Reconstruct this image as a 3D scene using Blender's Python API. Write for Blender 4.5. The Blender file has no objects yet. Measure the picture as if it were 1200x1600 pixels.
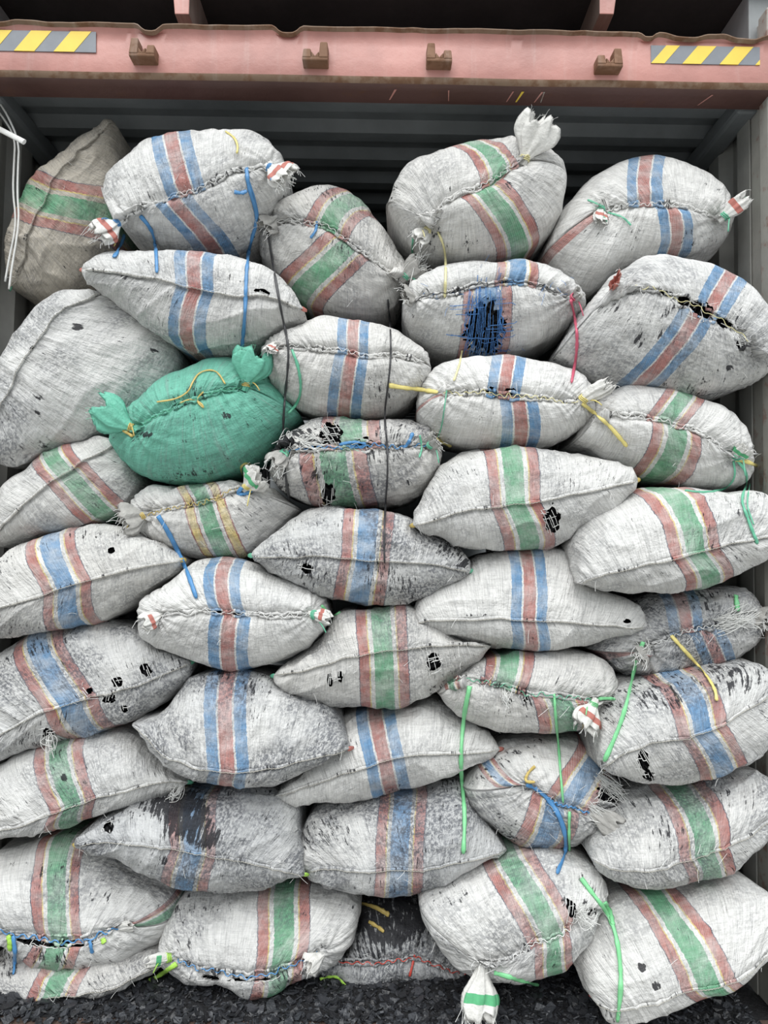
import bpy, math, random
import numpy as np
from mathutils import Vector
from mathutils.bvhtree import BVHTree

random.seed(7)
rng = np.random.default_rng(7)
C = bpy.context.scene.collection
PI = math.pi

# ------------------------------------------------------------------ camera
F = 1110.0
CAM = np.array((0.09, -2.03, 1.295))
PITCH, ROLL = math.radians(3.0), math.radians(1.0)
fwd = np.array((0.0, math.cos(PITCH), math.sin(PITCH)))
r0 = np.array((1.0, 0.0, 0.0)); u0 = np.cross(r0, fwd)
right = r0 * math.cos(ROLL) + u0 * math.sin(ROLL)
upv = np.cross(right, fwd)
cam_d = bpy.data.cameras.new('camera'); cam_d.sensor_fit = 'HORIZONTAL'
cam_d.sensor_width = 36.0; cam_d.lens = 36.0 * F / 1200.0; cam_d.clip_start = 0.05
cam = bpy.data.objects.new('camera', cam_d); C.objects.link(cam)
import mathutils
cam.matrix_world = mathutils.Matrix(((right[0], upv[0], -fwd[0], CAM[0]),
                                     (right[1], upv[1], -fwd[1], CAM[1]),
                                     (right[2], upv[2], -fwd[2], CAM[2]), (0, 0, 0, 1)))
sc = bpy.context.scene
sc.camera = cam
sc.view_settings.view_transform = 'Standard'
sc.view_settings.look = 'None'
sc.view_settings.gamma = 1.0
sc.view_settings.use_curve_mapping = False
sc.view_settings.exposure = 0.80

# ------------------------------------------------------------------ overcast sky
w = bpy.data.worlds.new('overcast'); sc.world = w; w.use_nodes = True
nt = w.node_tree; nt.nodes.clear()
wo = nt.nodes.new('ShaderNodeOutputWorld'); bg = nt.nodes.new('ShaderNodeBackground')
tc = nt.nodes.new('ShaderNodeTexCoord'); sx = nt.nodes.new('ShaderNodeSeparateXYZ')
mp = nt.nodes.new('ShaderNodeMapRange')
mp.inputs[1].default_value = 0.0; mp.inputs[2].default_value = 1.0
mp.inputs[3].default_value = 0.36; mp.inputs[4].default_value = 1.15
nt.links.new(tc.outputs['Generated'], sx.inputs[0]); nt.links.new(sx.outputs[2], mp.inputs[0])
bg.inputs[0].default_value = (0.90, 0.96, 1.0, 1)
nt.links.new(mp.outputs[0], bg.inputs[1]); nt.links.new(bg.outputs[0], wo.inputs[0])
sd = bpy.data.lights.new('hazy_sun', 'SUN'); sd.energy = 1.45; sd.angle = math.radians(55); sd.color = (1.0, 0.98, 0.95)
so = bpy.data.objects.new('hazy_sun', sd); C.objects.link(so)
so.rotation_euler = (math.radians(37), 0, math.radians(-10))

# ------------------------------------------------------------------ helpers
def ray(px, py):
    d = fwd + right * ((px - 600.0) / F) + upv * ((800.0 - py) / F)
    return d
def at(px, py, Y):
    d = ray(px, py); return CAM + d * ((Y - CAM[1]) / d[1])
def at_arr(P, Y):
    P = np.asarray(P, float); Y = np.broadcast_to(np.asarray(Y, float), (len(P),))
    d = fwd[None] + right[None] * ((P[:, :1] - 600) / F) + upv[None] * ((800 - P[:, 1:2]) / F)
    return CAM[None] + d * ((Y - CAM[1]) / d[:, 1])[:, None]
def proj(Q):
    Q = np.asarray(Q) - CAM
    z = Q @ fwd
    return np.stack((600 + F * (Q @ right) / z, 800 - F * (Q @ upv) / z), -1)

def _h(ix, iy, iz, seed):
    n = (ix.astype(np.int64) * 374761393 + iy.astype(np.int64) * 668265263 + iz.astype(np.int64) * 2147483647 + seed * 1274126177) & 0xFFFFFFFF
    n = ((n ^ (n >> 13)) * 1274126177) & 0xFFFFFFFF
    n = n ^ (n >> 16)
    return (n & 0xFFFF) / 65535.0
def noise(x, y, z=0.0, seed=0):
    x, y, z = np.broadcast_arrays(np.asarray(x, float), np.asarray(y, float), np.asarray(z, float))
    ix, iy, iz = np.floor(x), np.floor(y), np.floor(z)
    fx, fy, fz = x - ix, y - iy, z - iz
    fx, fy, fz = [t * t * (3 - 2 * t) for t in (fx, fy, fz)]
    r = 0
    for a in (0, 1):
        for b in (0, 1):
            for c in (0, 1):
                wgt = (fx if a else 1 - fx) * (fy if b else 1 - fy) * (fz if c else 1 - fz)
                r = r + wgt * _h(ix + a, iy + b, iz + c, seed)
    return r * 2 - 1

def link(name, me, mat, parent=None):
    o = bpy.data.objects.new(name, me); C.objects.link(o)
    if mat is not None:
        for m in (mat if isinstance(mat, (list, tuple)) else [mat]): me.materials.append(m)
    if parent is not None: o.parent = parent
    return o
def tag(o, label=None, cat=None, group=None, kind=None):
    if label: o['label'] = label
    if cat: o['category'] = cat
    if group: o['group'] = group
    if kind: o['kind'] = kind
    return o

class MB:
    def __init__(s): s.v = []; s.f = []; s.m = []
    def add(s, vs, fs, m=0):
        n = len(s.v); s.v += [tuple(map(float, v)) for v in vs]
        s.f += [tuple(i + n for i in f) for f in fs]; s.m += [m] * len(fs)
    def box(s, lo, hi, m=0):
        x0, y0, z0 = lo; x1, y1, z1 = hi
        s.add([(x0, y0, z0), (x1, y0, z0), (x1, y1, z0), (x0, y1, z0), (x0, y0, z1), (x1, y0, z1), (x1, y1, z1), (x0, y1, z1)],
              [(0, 3, 2, 1), (4, 5, 6, 7), (0, 1, 5, 4), (1, 2, 6, 5), (2, 3, 7, 6), (3, 0, 4, 7)], m)
    def tube(s, pts, r, n=6, m=0, flat=1.0, up=(0, -1, 0)):
        pts = np.asarray(pts, float); K = len(pts)
        if np.isscalar(r): r = [r] * K
        tan = np.gradient(pts, axis=0); tan /= np.linalg.norm(tan, axis=1)[:, None] + 1e-9
        vs = []
        for k in range(K):
            a = np.cross(tan[k], up); la = np.linalg.norm(a)
            if la < 1e-4: a = np.cross(tan[k], (1, 0, 0)); la = np.linalg.norm(a)
            a /= la; b = np.cross(a, tan[k])
            for i in range(n):
                th = 2 * PI * i / n
                vs.append(pts[k] + r[k] * (a * math.cos(th) + b * math.sin(th) * flat))
        fs = [(k * n + i, k * n + (i + 1) % n, (k + 1) * n + (i + 1) % n, (k + 1) * n + i) for k in range(K - 1) for i in range(n)]
        fs += [tuple(range(n))[::-1], tuple((K - 1) * n + i for i in range(n))]
        s.add(vs, fs, m)
    def build(s, name, mat, parent=None, smooth=False, bevel=0):
        me = bpy.data.meshes.new(name); me.from_pydata(s.v, [], s.f)
        me.polygons.foreach_set('material_index', s.m)
        if smooth: me.polygons.foreach_set('use_smooth', [True] * len(s.f))
        me.update()
        o = link(name, me, mat, parent)
        if bevel:
            b = o.modifiers.new('bevel', 'BEVEL'); b.width = bevel; b.segments = 2; b.limit_method = 'ANGLE'
        return o

def smooth_line(P, n, it=3):
    P = np.asarray(P, float)
    for _ in range(it):
        if len(P) < 3: break
        Q = [P[0]]
        for i in range(len(P) - 1):
            a, b = P[i], P[i + 1]
            if i > 0: Q.append(a * .75 + b * .25)
            if i < len(P) - 2: Q.append(a * .25 + b * .75)
        Q.append(P[-1]); P = np.array(Q)
    d = np.r_[0, np.cumsum(np.linalg.norm(np.diff(P, axis=0), axis=1))]
    t = np.linspace(0, d[-1], n)
    return np.stack([np.interp(t, d, P[:, k]) for k in range(P.shape[1])], -1), d[-1]
def pp(s): return [tuple(float(v) for v in q.split(',')) for q in s.split()]

# ------------------------------------------------------------------ materials
class NT:
    def __init__(s, name):
        s.m = bpy.data.materials.new(name); s.m.use_nodes = True
        s.t = s.m.node_tree; s.t.nodes.clear()
        s.out = s.n('ShaderNodeOutputMaterial'); s.b = s.n('ShaderNodeBsdfPrincipled')
        s.l(s.b.outputs[0], s.out.inputs[0])
    def n(s, k, **kw):
        x = s.t.nodes.new(k)
        for a, v in kw.items(): setattr(x, a, v)
        return x
    def l(s, a, b): s.t.links.new(a, b)
    def put(s, sock, v):
        if isinstance(v, bpy.types.NodeSocket): s.l(v, sock)
        elif v is not None: sock.default_value = v
    def math(s, op, a, b=None, c=None, clamp=False):
        x = s.n('ShaderNodeMath', operation=op); x.use_clamp = clamp
        s.put(x.inputs[0], a); s.put(x.inputs[1], b)
        if c is not None: s.put(x.inputs[2], c)
        return x.outputs[0]
    def mix(s, f, a, b, mode='MIX'):
        x = s.n('ShaderNodeMix', data_type='RGBA', blend_type=mode)
        s.put(x.inputs[0], f); s.put(x.inputs[6], a); s.put(x.inputs[7], b)
        return x.outputs[2]
    def noise(s, vec, scale, detail=2.0, rough=.5, out=0):
        x = s.n('ShaderNodeTexNoise'); s.put(x.inputs['Vector'], vec)
        x.inputs['Scale'].default_value = scale; x.inputs['Detail'].default_value = detail; x.inputs['Roughness'].default_value = rough
        return x.outputs[out]
    def vmul(s, v, k):
        x = s.n('ShaderNodeVectorMath', operation='MULTIPLY'); s.put(x.inputs[0], v); x.inputs[1].default_value = k
        return x.outputs[0]
    def step(s, v, lo, hi, a=0.0, b=1.0):
        x = s.n('ShaderNodeMapRange', interpolation_type='SMOOTHSTEP'); s.put(x.inputs[0], v)
        s.put(x.inputs[1], lo); s.put(x.inputs[2], hi); x.inputs[3].default_value = a; x.inputs[4].default_value = b
        return x.outputs[0]
    def ramp(s, v, stops):
        x = s.n('ShaderNodeValToRGB'); s.put(x.inputs[0], v); x.color_ramp.interpolation = 'CONSTANT'
        e = x.color_ramp.elements
        while len(e) < len(stops): e.new(.5)
        for i, (p, c) in enumerate(stops): e[i].position = p
        for i, (p, c) in enumerate(stops): e[i].color = c
        return x.outputs
    def bump(s, h, dist, strength=1.0, nrm=None):
        x = s.n('ShaderNodeBump'); s.put(x.inputs['Height'], h); x.inputs['Distance'].default_value = dist
        x.inputs['Strength'].default_value = strength
        if nrm is not None: s.l(nrm, x.inputs['Normal'])
        return x.outputs[0]

def simple(name, col, rough=.6, var=.25, scale=30, metal=0.0, bump=0.0, spec=.4):
    t = NT(name); tcn = t.n('ShaderNodeTexCoord')
    nz = t.noise(tcn.outputs['Object'], scale, 4, .6)
    c1 = tuple(c * (1 - var) for c in col) + (1,); c2 = tuple(min(1, c * (1 + var)) for c in col) + (1,)
    t.l(t.mix(nz, c1, c2), t.b.inputs['Base Color'])
    t.b.inputs['Roughness'].default_value = rough; t.b.inputs['Metallic'].default_value = metal
    t.b.inputs['Specular IOR Level'].default_value = spec
    if bump: t.l(t.bump(nz, bump), t.b.inputs['Normal'])
    return t.m

WHITE = (.76, .76, .75, 1)
BLUE = (.10, .255, .46, 1); RED = (.42, .150, .125, 1); GREEN = (.115, .36, .19, 1); YEL = (.66, .50, .16, 1)
NAVY = (.05, .05, .09, 1); DRED = (.30, .06, .04, 1)
A0 = lambda c: (c[0], c[1], c[2], 1.0)
NO = (.7, .7, .685, 0.0)
PATS = {   # stops over |x| in 0..1.25 (ramp position = |x|/1.25)
 'brb': [(0, A0(RED)), (.33, NO), (.42, A0(BLUE)), (1.0, NO)],
 'rgr': [(0, A0(GREEN)), (.37, NO), (.53, A0(YEL)), (.58, A0(RED)), (.95, A0(NAVY)), (.985, NO)],
 'rbr': [(0, A0(BLUE)), (.37, NO), (.52, A0(YEL)), (.57, A0(RED)), (.95, A0(NAVY)), (.985, NO)],
 'ygy': [(0, A0(GREEN)), (.36, NO), (.52, A0(DRED)), (.57, A0(YEL)), (.93, A0(DRED)), (1.0, NO)],
 'none': [(0, NO), (1.0, NO)],
}
def cloth(name, pat, basecol=(.79, .78, .755), base2=(.68, .672, .65)):
    t = NT(name)
    def attr(nm, typ='GEOMETRY'):
        x = t.n('ShaderNodeAttribute'); x.attribute_name = nm; x.attribute_type = typ; return x
    st = t.n('ShaderNodeSeparateXYZ'); t.l(attr('stripe').outputs['Vector'], st.inputs[0])
    uv = attr('cloth').outputs['Vector']
    su = t.n('ShaderNodeSeparateXYZ'); t.l(uv, su.inputs[0])
    dirt = attr('dirt', 'OBJECT').outputs['Fac']; tone = attr('tone', 'OBJECT').outputs['Fac']; seed = attr('seed', 'OBJECT').outputs['Fac']
    soot = st.outputs[2]
    cb = t.n('ShaderNodeCombineXYZ'); t.put(cb.inputs[0], su.outputs[0]); t.put(cb.inputs[1], su.outputs[1]); t.put(cb.inputs[2], t.math('MULTIPLY', seed, 3.7))
    V = cb.outputs[0]
    base = t.mix(t.noise(V, 9, 4, .6), base2 + (1,), basecol + (1,))
    base = t.mix(tone, base, (.60, .50, .36, 1), 'MULTIPLY')
    jit = t.math('MULTIPLY', t.math('SUBTRACT', t.noise(t.vmul(V, (40, 140, 1)), 1, 3), .5), .10)
    def stripe(sv, p):
        a = t.math('DIVIDE', t.math('ABSOLUTE', t.math('ADD', sv, jit)), 1.25, clamp=True)
        return t.ramp(a, [(q[0] / 1.25, q[1]) for q in p])
    fade = t.step(t.noise(V, 14, 4, .65), .32, .72, 1.0, .50)
    hatch = t.math('MULTIPLY', t.math('SINE', t.math('MULTIPLY', t.math('ADD', su.outputs[0], su.outputs[1]), 2 * PI / .0066)),
                   t.math('SINE', t.math('MULTIPLY', t.math('SUBTRACT', su.outputs[0], su.outputs[1]), 2 * PI / .0066)))
    r1 = stripe(st.outputs[0], PATS[pat])
    col = t.mix(t.math('MULTIPLY', r1[1], fade), base, r1[0])
    r2 = stripe(st.outputs[1], [(0, A0(RED)), (.9, NO)] if pat == 'brb' else PATS['rgr' if pat == 'none' else pat])
    col = t.mix(t.math('MULTIPLY', r2[1], fade), col, r2[0])
    # lighter weft showing through the bands
    anyband = t.math('MAXIMUM', r1[1], r2[1])
    col = t.mix(t.math('MULTIPLY', anyband, t.step(hatch, .2, .8, 0.0, .34)), col, WHITE)
    # weave: tapes run along the bag
    tape = t.noise(t.vmul(V, (420, 16, 1)), 1, 2, .6)
    weft = t.noise(t.vmul(V, (24, 380, 1)), 1, 2, .6)
    wv = t.math('ADD', t.math('MULTIPLY', tape, .6), t.math('MULTIPLY', weft, .4))
    col = t.mix(.75, col, t.mix(t.step(wv, .36, .62), (.70, .70, .70, 1), (1, 1, 1, 1)), 'MULTIPLY')
    crease = t.noise(t.vmul(V, (170, 7, 1)), 1, 3, .6)
    col = t.mix(t.math('MULTIPLY', t.step(crease, .5, .74), .30), col, (.30, .30, .31, 1))
    veil = t.math('MULTIPLY', t.math('MULTIPLY', dirt, dirt), t.step(t.noise(V, 3.5, 4, .6), .30, .65, .25, .95))
    col = t.mix(t.math('MULTIPLY', t.math('MINIMUM', veil, .42), t.math('SUBTRACT', 1.0, t.math('MULTIPLY', anyband, .65))), col, (.27, .29, .32, 1))
    # coal dust: cloudy smudges
    cloud = t.noise(V, 6.5, 5, .62)
    sm = t.math('MULTIPLY', t.step(t.math('ADD', cloud, t.math('MULTIPLY', dirt, .19)), .46, .74), t.math('MINIMUM', t.math('MULTIPLY', dirt, 1.55), .9), clamp=True)
    grain = t.noise(t.vmul(V, (150, 110, 1)), 1, 3, .7)
    sm = t.math('MULTIPLY', sm, t.step(grain, .38, .60, .12, .92))
    col = t.mix(sm, col, (.080, .086, .102, 1))
    # streaks and flecks of coal on the tapes
    fl = t.noise(t.vmul(V, (150, 27, 1)), 1, 7, .78)
    thr = t.math('SUBTRACT', .695, t.math('ADD', t.math('MULTIPLY', dirt, .10), t.math('MULTIPLY', t.math('SUBTRACT', t.noise(V, 6, 3), .5), .48)))
    f1 = t.step(t.math('SUBTRACT', fl, thr), -.008, .012)
    stn = t.noise(t.vmul(V, (135, 17, 1)), 1, 5, .7)
    stn = t.math('ADD', t.math('MULTIPLY', stn, .66), t.math('MULTIPLY', t.noise(V, 30, 4, .65), .34))
    f2 = t.step(t.math('SUBTRACT', stn, t.math('SUBTRACT', .70, t.math('MULTIPLY', soot, .26))), -.012, .02)
    blk = t.math('MAXIMUM', f1, f2)
    col = t.mix(t.math('MULTIPLY', blk, .94), col, (.018, .018, .022, 1))
    t.l(col, t.b.inputs['Base Color'])
    t.b.inputs['Roughness'].default_value = .62; t.b.inputs['Specular IOR Level'].default_value = .25
    h = t.math('ADD', t.math('MULTIPLY', t.noise(t.vmul(V, (70, 9, 1)), 1, 4, .6), 1.0), t.math('MULTIPLY', t.noise(V, 42, 4, .6), .8))
    nrm = t.bump(h, .011, .9)
    nrm = t.bump(wv, .0026, .8, nrm)
    t.l(nrm, t.b.inputs['Normal'])
    return t.m
M = {}
for k in PATS: M[k] = cloth('woven_' + k, k)
M['green'] = cloth('woven_green', 'none', (.19, .54, .41), (.14, .46, .34))
M['coal'] = simple('charcoal_lumps', (.013, .013, .015), .45, .6, 60, 0, .01)
M['thread_white'] = simple('thread_white', (.68, .68, .66), .7, .15)
M['thread_blue'] = simple('thread_blue', (.08, .22, .50), .6, .2)
M['ear_white'] = None
def strap(name, col): return simple(name, col, .38, .22, 40, 0, .003, .5)
M['s_blue'] = strap('blue_strap', (.07, .23, .47)); M['s_green'] = strap('green_strap', (.20, .58, .27))
M['s_teal'] = strap('teal_strap', (.13, .45, .29)); M['s_yellow'] = strap('yellow_strap', (.68, .58, .20)); M['s_pink'] = strap('pink_strap', (.55, .10, .16))
M['s_lime'] = strap('lime_strap', (.38, .66, .10)); M['s_white'] = strap('white_strap', (.74, .74, .72)); M['s_black'] = strap('black_twine', (.035, .035, .038))
M['s_cream'] = strap('cream_strap', (.72, .66, .35)); M['s_gold'] = strap('gold_strap', (.56, .42, .13))
M['s_red'] = strap('red_strap', (.55, .07, .05))
M['earcloth'] = simple('ear_cloth', (.66, .65, .62), .7, .30, 45, 0, .006)
M['eargrey'] = simple('ear_cloth_dirty', (.36, .35, .33), .7, .5, 45, 0, .006)
M['eargreen'] = simple('ear_cloth_green', (.16, .50, .37), .6, .25, 45, 0, .006)
M['band_red'] = simple('band_red', (.44, .16, .13), .65, .3, 60); M['band_green'] = simple('band_green', (.10, .40, .19), .65, .3, 60)
M['seam_t'] = simple('seam_thread', (.42, .40, .35), .8, .3, 60)
M['hem'] = simple('seam_hem', (.66, .65, .63), .7, .28, 60, 0, .003)
M['hemgreen'] = simple('seam_hem_green', (.10, .42, .27), .7, .3, 60, 0, .003)

# ---- painted steel
def steel(name, col, rust=.5, rough=.5, streak=True, patches=(.5, .72), rustcol=(.13, .055, .022)):
    t = NT(name); g = t.n('ShaderNodeNewGeometry'); P = g.outputs['Position']
    n1 = t.noise(P, 3.2, 5, .6); n2 = t.noise(P, 22, 6, .65); n3 = t.noise(t.vmul(P, (22, 3, 2.2)), 1, 4, .6)
    col2 = tuple(min(1, c * 1.22 + .01) for c in col) + (1,)
    c = t.mix(t.step(n1, .3, .7), tuple(x * .86 for x in col) + (1,), col2)
    if streak: c = t.mix(t.math('MULTIPLY', t.step(n3, .52, .75), .16), c, (.62, .58, .54, 1))
    m = t.step(t.math('ADD', t.math('MULTIPLY', n2, .6), t.math('MULTIPLY', n1, .4)), patches[0] + .08, patches[1])
    c = t.mix(t.math('MULTIPLY', m, rust), c, rustcol + (1,))
    t.l(c, t.b.inputs['Base Color']); t.b.inputs['Roughness'].default_value = rough
    t.l(t.bump(n2, .004, .5), t.b.inputs['Normal'])
    return t.m
M['header'] = steel('pink_paint', (.45, .21, .18), .35, .38, True, (.52, .75))
M['headdark'] = steel('header_dark_red', (.075, .032, .026), .5, .55, False)  # much darker red than the front, for the header's underside and back plate
M['rust'] = steel('rust_band', (.20, .13, .085), .8, .75, True, (.38, .6))
M['keeper'] = steel('keeper_rust', (.17, .085, .045), .7, .8, True, (.42, .6))
M['grey'] = steel('grey_interior', (.22, .235, .24), .2, .5)
M['ceil'] = steel('ceiling_grey', (.155, .168, .176), .15, .5, False)
M['wall'] = steel('wall_beige', (.27, .268, .25), .25, .5)
M['post'] = steel('post_paint', (.33, .32, .29), .55, .5, True, (.46, .62), (.22, .07, .04))
M['under'] = steel('underfloor_black', (.006, .006, .0065), .05, .9, False)
M['beam'] = steel('beam_rust', (.10, .07, .055), .6, .8)
M['tyel'] = simple('tape_yellow', (.80, .58, .08), .4, .12, 20); M['tgrey'] = simple('tape_grey', (.20, .215, .24), .4, .2, 20)
M['ground'] = simple('concrete', (.30, .295, .28), .9, .2, 2)
M['sillm'] = steel('sill_brown', (.075, .045, .034), .6, .7, True, (.4,.6), (.02,.017,.015))
M['bed'] = simple('charcoal_dust', (.012, .012, .014), .8, .5, 80, 0, .02)

# ------------------------------------------------------------------ the container
XWR = 1.214; XW = 1.172                      # half the clear width of the door opening
zb = at(600, 133, 0)[2]; zt = at(600, 54, 0)[2]
def X_at(px, Y=0.0, py=90): return at(px, py, Y)[0]

m = MB(); m.add([(-14, -16, -.32), (14, -16, -.32), (14, 8, -.32), (-14, 8, -.32)], [(0, 1, 2, 3)])
tag(m.build('ground', M['ground']), kind='structure')

m = MB(); m.box((-1.3, .03, -.12), (1.3, 5.95, -.004))
tag(m.build('floor', M['bed']), kind='structure')
m = MB(); m.box((-1.35, -.06, -.14), (1.35, .03, -.002))
for i in range(26):
    x = -1.3 + i * .104
    m.box((x + .006, -.055, -.003), (x + .098, .022, .0015))
tag(m.build('trim_2', M['sillm'], bevel=.003), kind='structure')

def corrugated(name, axis_pts, fixed, mat, plane):
    """axis_pts: list of (y, offset); plane 'x' -> wall at X=fixed, 'z' -> roof at Z=fixed"""
    mb = MB(); vs = []
    for (y, o) in axis_pts:
        if plane == 'x':
            s = 1 if fixed > 0 else -1
            vs += [(fixed + s * o, y, 0.0), (fixed + s * o, y, ZC + .02)]
        else:
            vs += [(-1.22, y, fixed + o), (1.26, y, fixed + o)]
    fs = [(2 * i, 2 * i + 1, 2 * i + 3, 2 * i + 2) for i in range(len(axis_pts) - 1)]
    mb.add(vs, fs)
    o = mb.build(name, mat); sdm = o.modifiers.new('solid', 'SOLIDIFY'); sdm.thickness = .004; sdm.offset = 0
    return tag(o, kind='structure')
ZC = zb + .055
pts = [(.06, 0), (.215, 0)]; y = .215
while y < 5.8:
    pts += [(y + .028, .03), (y + .088, .03), (y + .118, 0), (y + .166, 0)]; y += .166
corrugated('ceiling', pts, ZC, M['ceil'], 'z')
for sgn, nm in ((-1, 'wall_left'), (1, 'wall_right')):
    pts = [(.14, .0), (.215, .0)]; y = .215
    while y < 5.7:
        pts += [(y + .03, .036), (y + .10, .036), (y + .13, 0), (y + .20, 0)]; y += .20
    corrugated(nm, pts, sgn * ((XW if sgn < 0 else XWR) + .006), M['wall'], 'x')
m = MB(); m.box((-1.25, 5.93, 0), (1.30, 5.98, 2.8)); tag(m.build('wall_back', M['grey']), kind='structure')
# corner posts with an inner flange, and the top side rails
for i, s in enumerate((-1, 1)):
    m = MB()
    xi = XW if s < 0 else XWR
    xa, xb = sorted((s * xi, s * 1.395)); m.box((xa, .02, -.12), (xb, .075, zb + .28))
    xa, xb = sorted((s * (xi + .012), s * 1.395)); m.box((xa, .075, -.12), (xb, .17, zb + .28))
    tag(m.build('trim_%d' % (3 + i), M['post'], bevel=.006), kind='structure')
    m = MB(); xa, xb = sorted((s * (xi - .052), s * (xi + .018))); m.box((xa, .10, ZC - .052), (xb, 5.93, ZC + .01))
    tag(m.build('trim_%d' % (5 + i), M['ceil'], bevel=.012), kind='structure')

# header beam: pressed plate with a torn wavy gutter lip, rounded lower corner and dark underside
N = 260; xs = np.linspace(-1.34, 1.34, N)
def dent(px, wd, dep): 
    x0 = X_at(px); return dep * np.exp(-((xs - x0) / wd) ** 4)
lip = -(dent(236, .030, .020) + dent(450, .034, .024) + dent(1010, .02, .014) + dent(1068, .05, .012) + dent(1160, .05, .014) + dent(-5, .05, .01))
lip = lip + noise(xs * 9, 0, 0, 3) * .003 + noise(xs * 26, 0, 0, 4) * .0015 + .006 * np.exp(-((xs - X_at(20)) / .08) ** 2)
bulge = noise(xs * 4, 1, 0, 9) * .002
prof_front = [(.004, .007), (-.002, .013), (-.006, .022), (-.006, .075), (-.006, .11), (-.004, zt - zb - .012)]
vs = []
for i, x in enumerate(xs):
    ring = [(.075, 0.0), (.03, 0.0), (.014, .002)]
    pts3 = [(x, yy, zb + zz) for yy, zz in ring] + [(x, yy + bulge[i], zb + zz) for yy, zz in prof_front]
    L = lip[i]
    pts3 += [(x, -.012, zt + L - .003), (x, -.022, zt + L + .003), (x, -.022, zt + L + .006), (x, -.004, zt + L + .006), (x, .05, zt + .004), (x, .16, zt + .004)]
    vs += pts3
R = len(ring) + len(prof_front) + 6
mb = MB()
fs = []; ms = []
for i in range(N - 1):
    for j in range(R - 1):
        fs.append((i * R + j, (i + 1) * R + j, (i + 1) * R + j + 1, i * R + j + 1))
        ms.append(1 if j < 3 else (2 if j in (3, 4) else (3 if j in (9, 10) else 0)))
mb.add(vs, fs); mb.m = ms
header = tag(mb.build('trim_1', [M['header'], M['headdark'], M['rust'], M['rust']], smooth=True), kind='structure')
header.data.set_sharp_from_angle(angle=math.radians(50))
m = MB(); m.box((-1.34, .0745, zb - .0), (1.34, .085, zt)); m.build('header_back_plate', M['headdark'], header)

# scraped paint on the underside of the header
for (px, dx, wd, mt) in ((515, -.012, .004, 'tyel'), (618, -.018, .0035, 'header'), (700, .004, .002, 'header'), (800, -.012, .0025, 'header'), (845, -.014, .003, 'header'), (1108, -.022, .003, 'header'), (548, .0, .002, 'post')):
    x = X_at(px + (300 if px < 560 else 0), .04, 150); k = MB(); zz = zb - .0006
    k.add([(x - wd, .018, zz), (x + wd, .018, zz), (x + dx + wd * .6, .068, zz), (x + dx - wd * .5, .068, zz)], [(0, 3, 2, 1)])
    k.build('paint_scrape', M[mt], header)

# four cam keepers welded on the header
yf = -.006
def keeper(px, py, tall_left, base_py):
    c = at(px, base_py, yf); x, z = c[0], c[2]
    k = MB(); wd = .037
    k.box((x - wd, yf - .004, z - .008), (x + wd, yf + .004, z + .028))          # weld plate
    k.box((x - wd, yf - .040, z - .008), (x + wd, yf - .002, z + .003))          # ledge
    for s in (-1, 1):
        tall = (s == -1) == tall_left
        h = .052 if tall else .031; xo = x + s * (wd - .013)
        n0 = len(k.v)
        a = .013
        k.add([(xo - a, yf - .042, z), (xo + a, yf - .042, z), (xo + a, yf, z), (xo - a, yf, z),
               (xo - a * .8, yf - .034, z + h), (xo + a * .8, yf - .034, z + h), (xo + a, yf, z + h * .93), (xo - a, yf, z + h * .93)],
              [(0, 3, 2, 1), (4, 5, 6, 7), (0, 1, 5, 4), (1, 2, 6, 5), (2, 3, 7, 6), (3, 0, 4, 7)])
        k.add([(xo - s * a, yf - .04, z), (xo - s * a, yf - .002, z), (xo - s * a * 2.1, yf - .002, z + .002), (xo - s * a * 2.1, yf - .04, z + .002), (xo - s * a, yf - .04, z + .02), (xo - s * a, yf - .002, z + .02)],
              [(0, 1, 2, 3), (4, 5, 1, 0), (3, 2, 5, 4), (0, 3, 4), (1, 5, 2)])
    return k.build('lock_keeper', M['keeper'], header, bevel=.003)
keeper(228, 92, True, 98); keeper(494, 92, False, 104); keeper(685, 92, True, 106); keeper(947, 100, False, 114)

# hazard tapes: grey strip with slanted yellow bars
def tape(x0, x1, y0, y1, bars, tilt):
    yy = yf - .0022
    def P(px, py): q = at(px, py, yy); return (q[0], yy, q[2])
    t = MB(); dy = lambda px: (px - x0) * .0175
    th = .0012
    def slab(poly, off, mi):
        v = [(p[0], p[1] - off, p[2]) for p in poly] + [(p[0], p[1] + .002, p[2]) for p in poly]; n = len(poly)
        t.add(v, [tuple(range(n))] + [(i, i + n, (i + 1) % n + n, (i + 1) % n) for i in range(n)], mi)
    slab([P(x0, y1 + dy(x0)), P(x1, y1 + dy(x1)), P(x1, y0 + dy(x1)), P(x0, y0 + dy(x0))], .0008, 1)
    for b0, b1 in bars:
        poly = [(b0, y1), (b1, y1), (b1 + tilt, y0), (b0 + tilt, y0)]
        # clip to the strip
        def clip(poly, xl, keep_left):
            out = []
            for i in range(len(poly)):
                a, b = poly[i], poly[(i + 1) % len(poly)]
                ia = (a[0] <= xl) == keep_left or a[0] == xl; ib = (b[0] <= xl) == keep_left or b[0] == xl
                if ia: out.append(a)
                if ia != ib:
                    f = (xl - a[0]) / (b[0] - a[0]); out.append((xl, a[1] + f * (b[1] - a[1])))
            return out
        poly = clip(clip(poly, x1, True), x0, False)
        if len(poly) > 2: slab([P(a, b + dy(a)) for a, b in poly], th + .0006, 0)
    o = t.build('hazard_tape', [M['tyel'], M['tgrey']], header)
    return o
tape(-22, 150, 47, 79, [(-40, -8), (22, 54), (84, 116)], 27)
tape(1017, 1187, 71, 99, [(1017, 1038), (1066, 1095), (1124, 1153), (1180, 1205)], 24)

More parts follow.
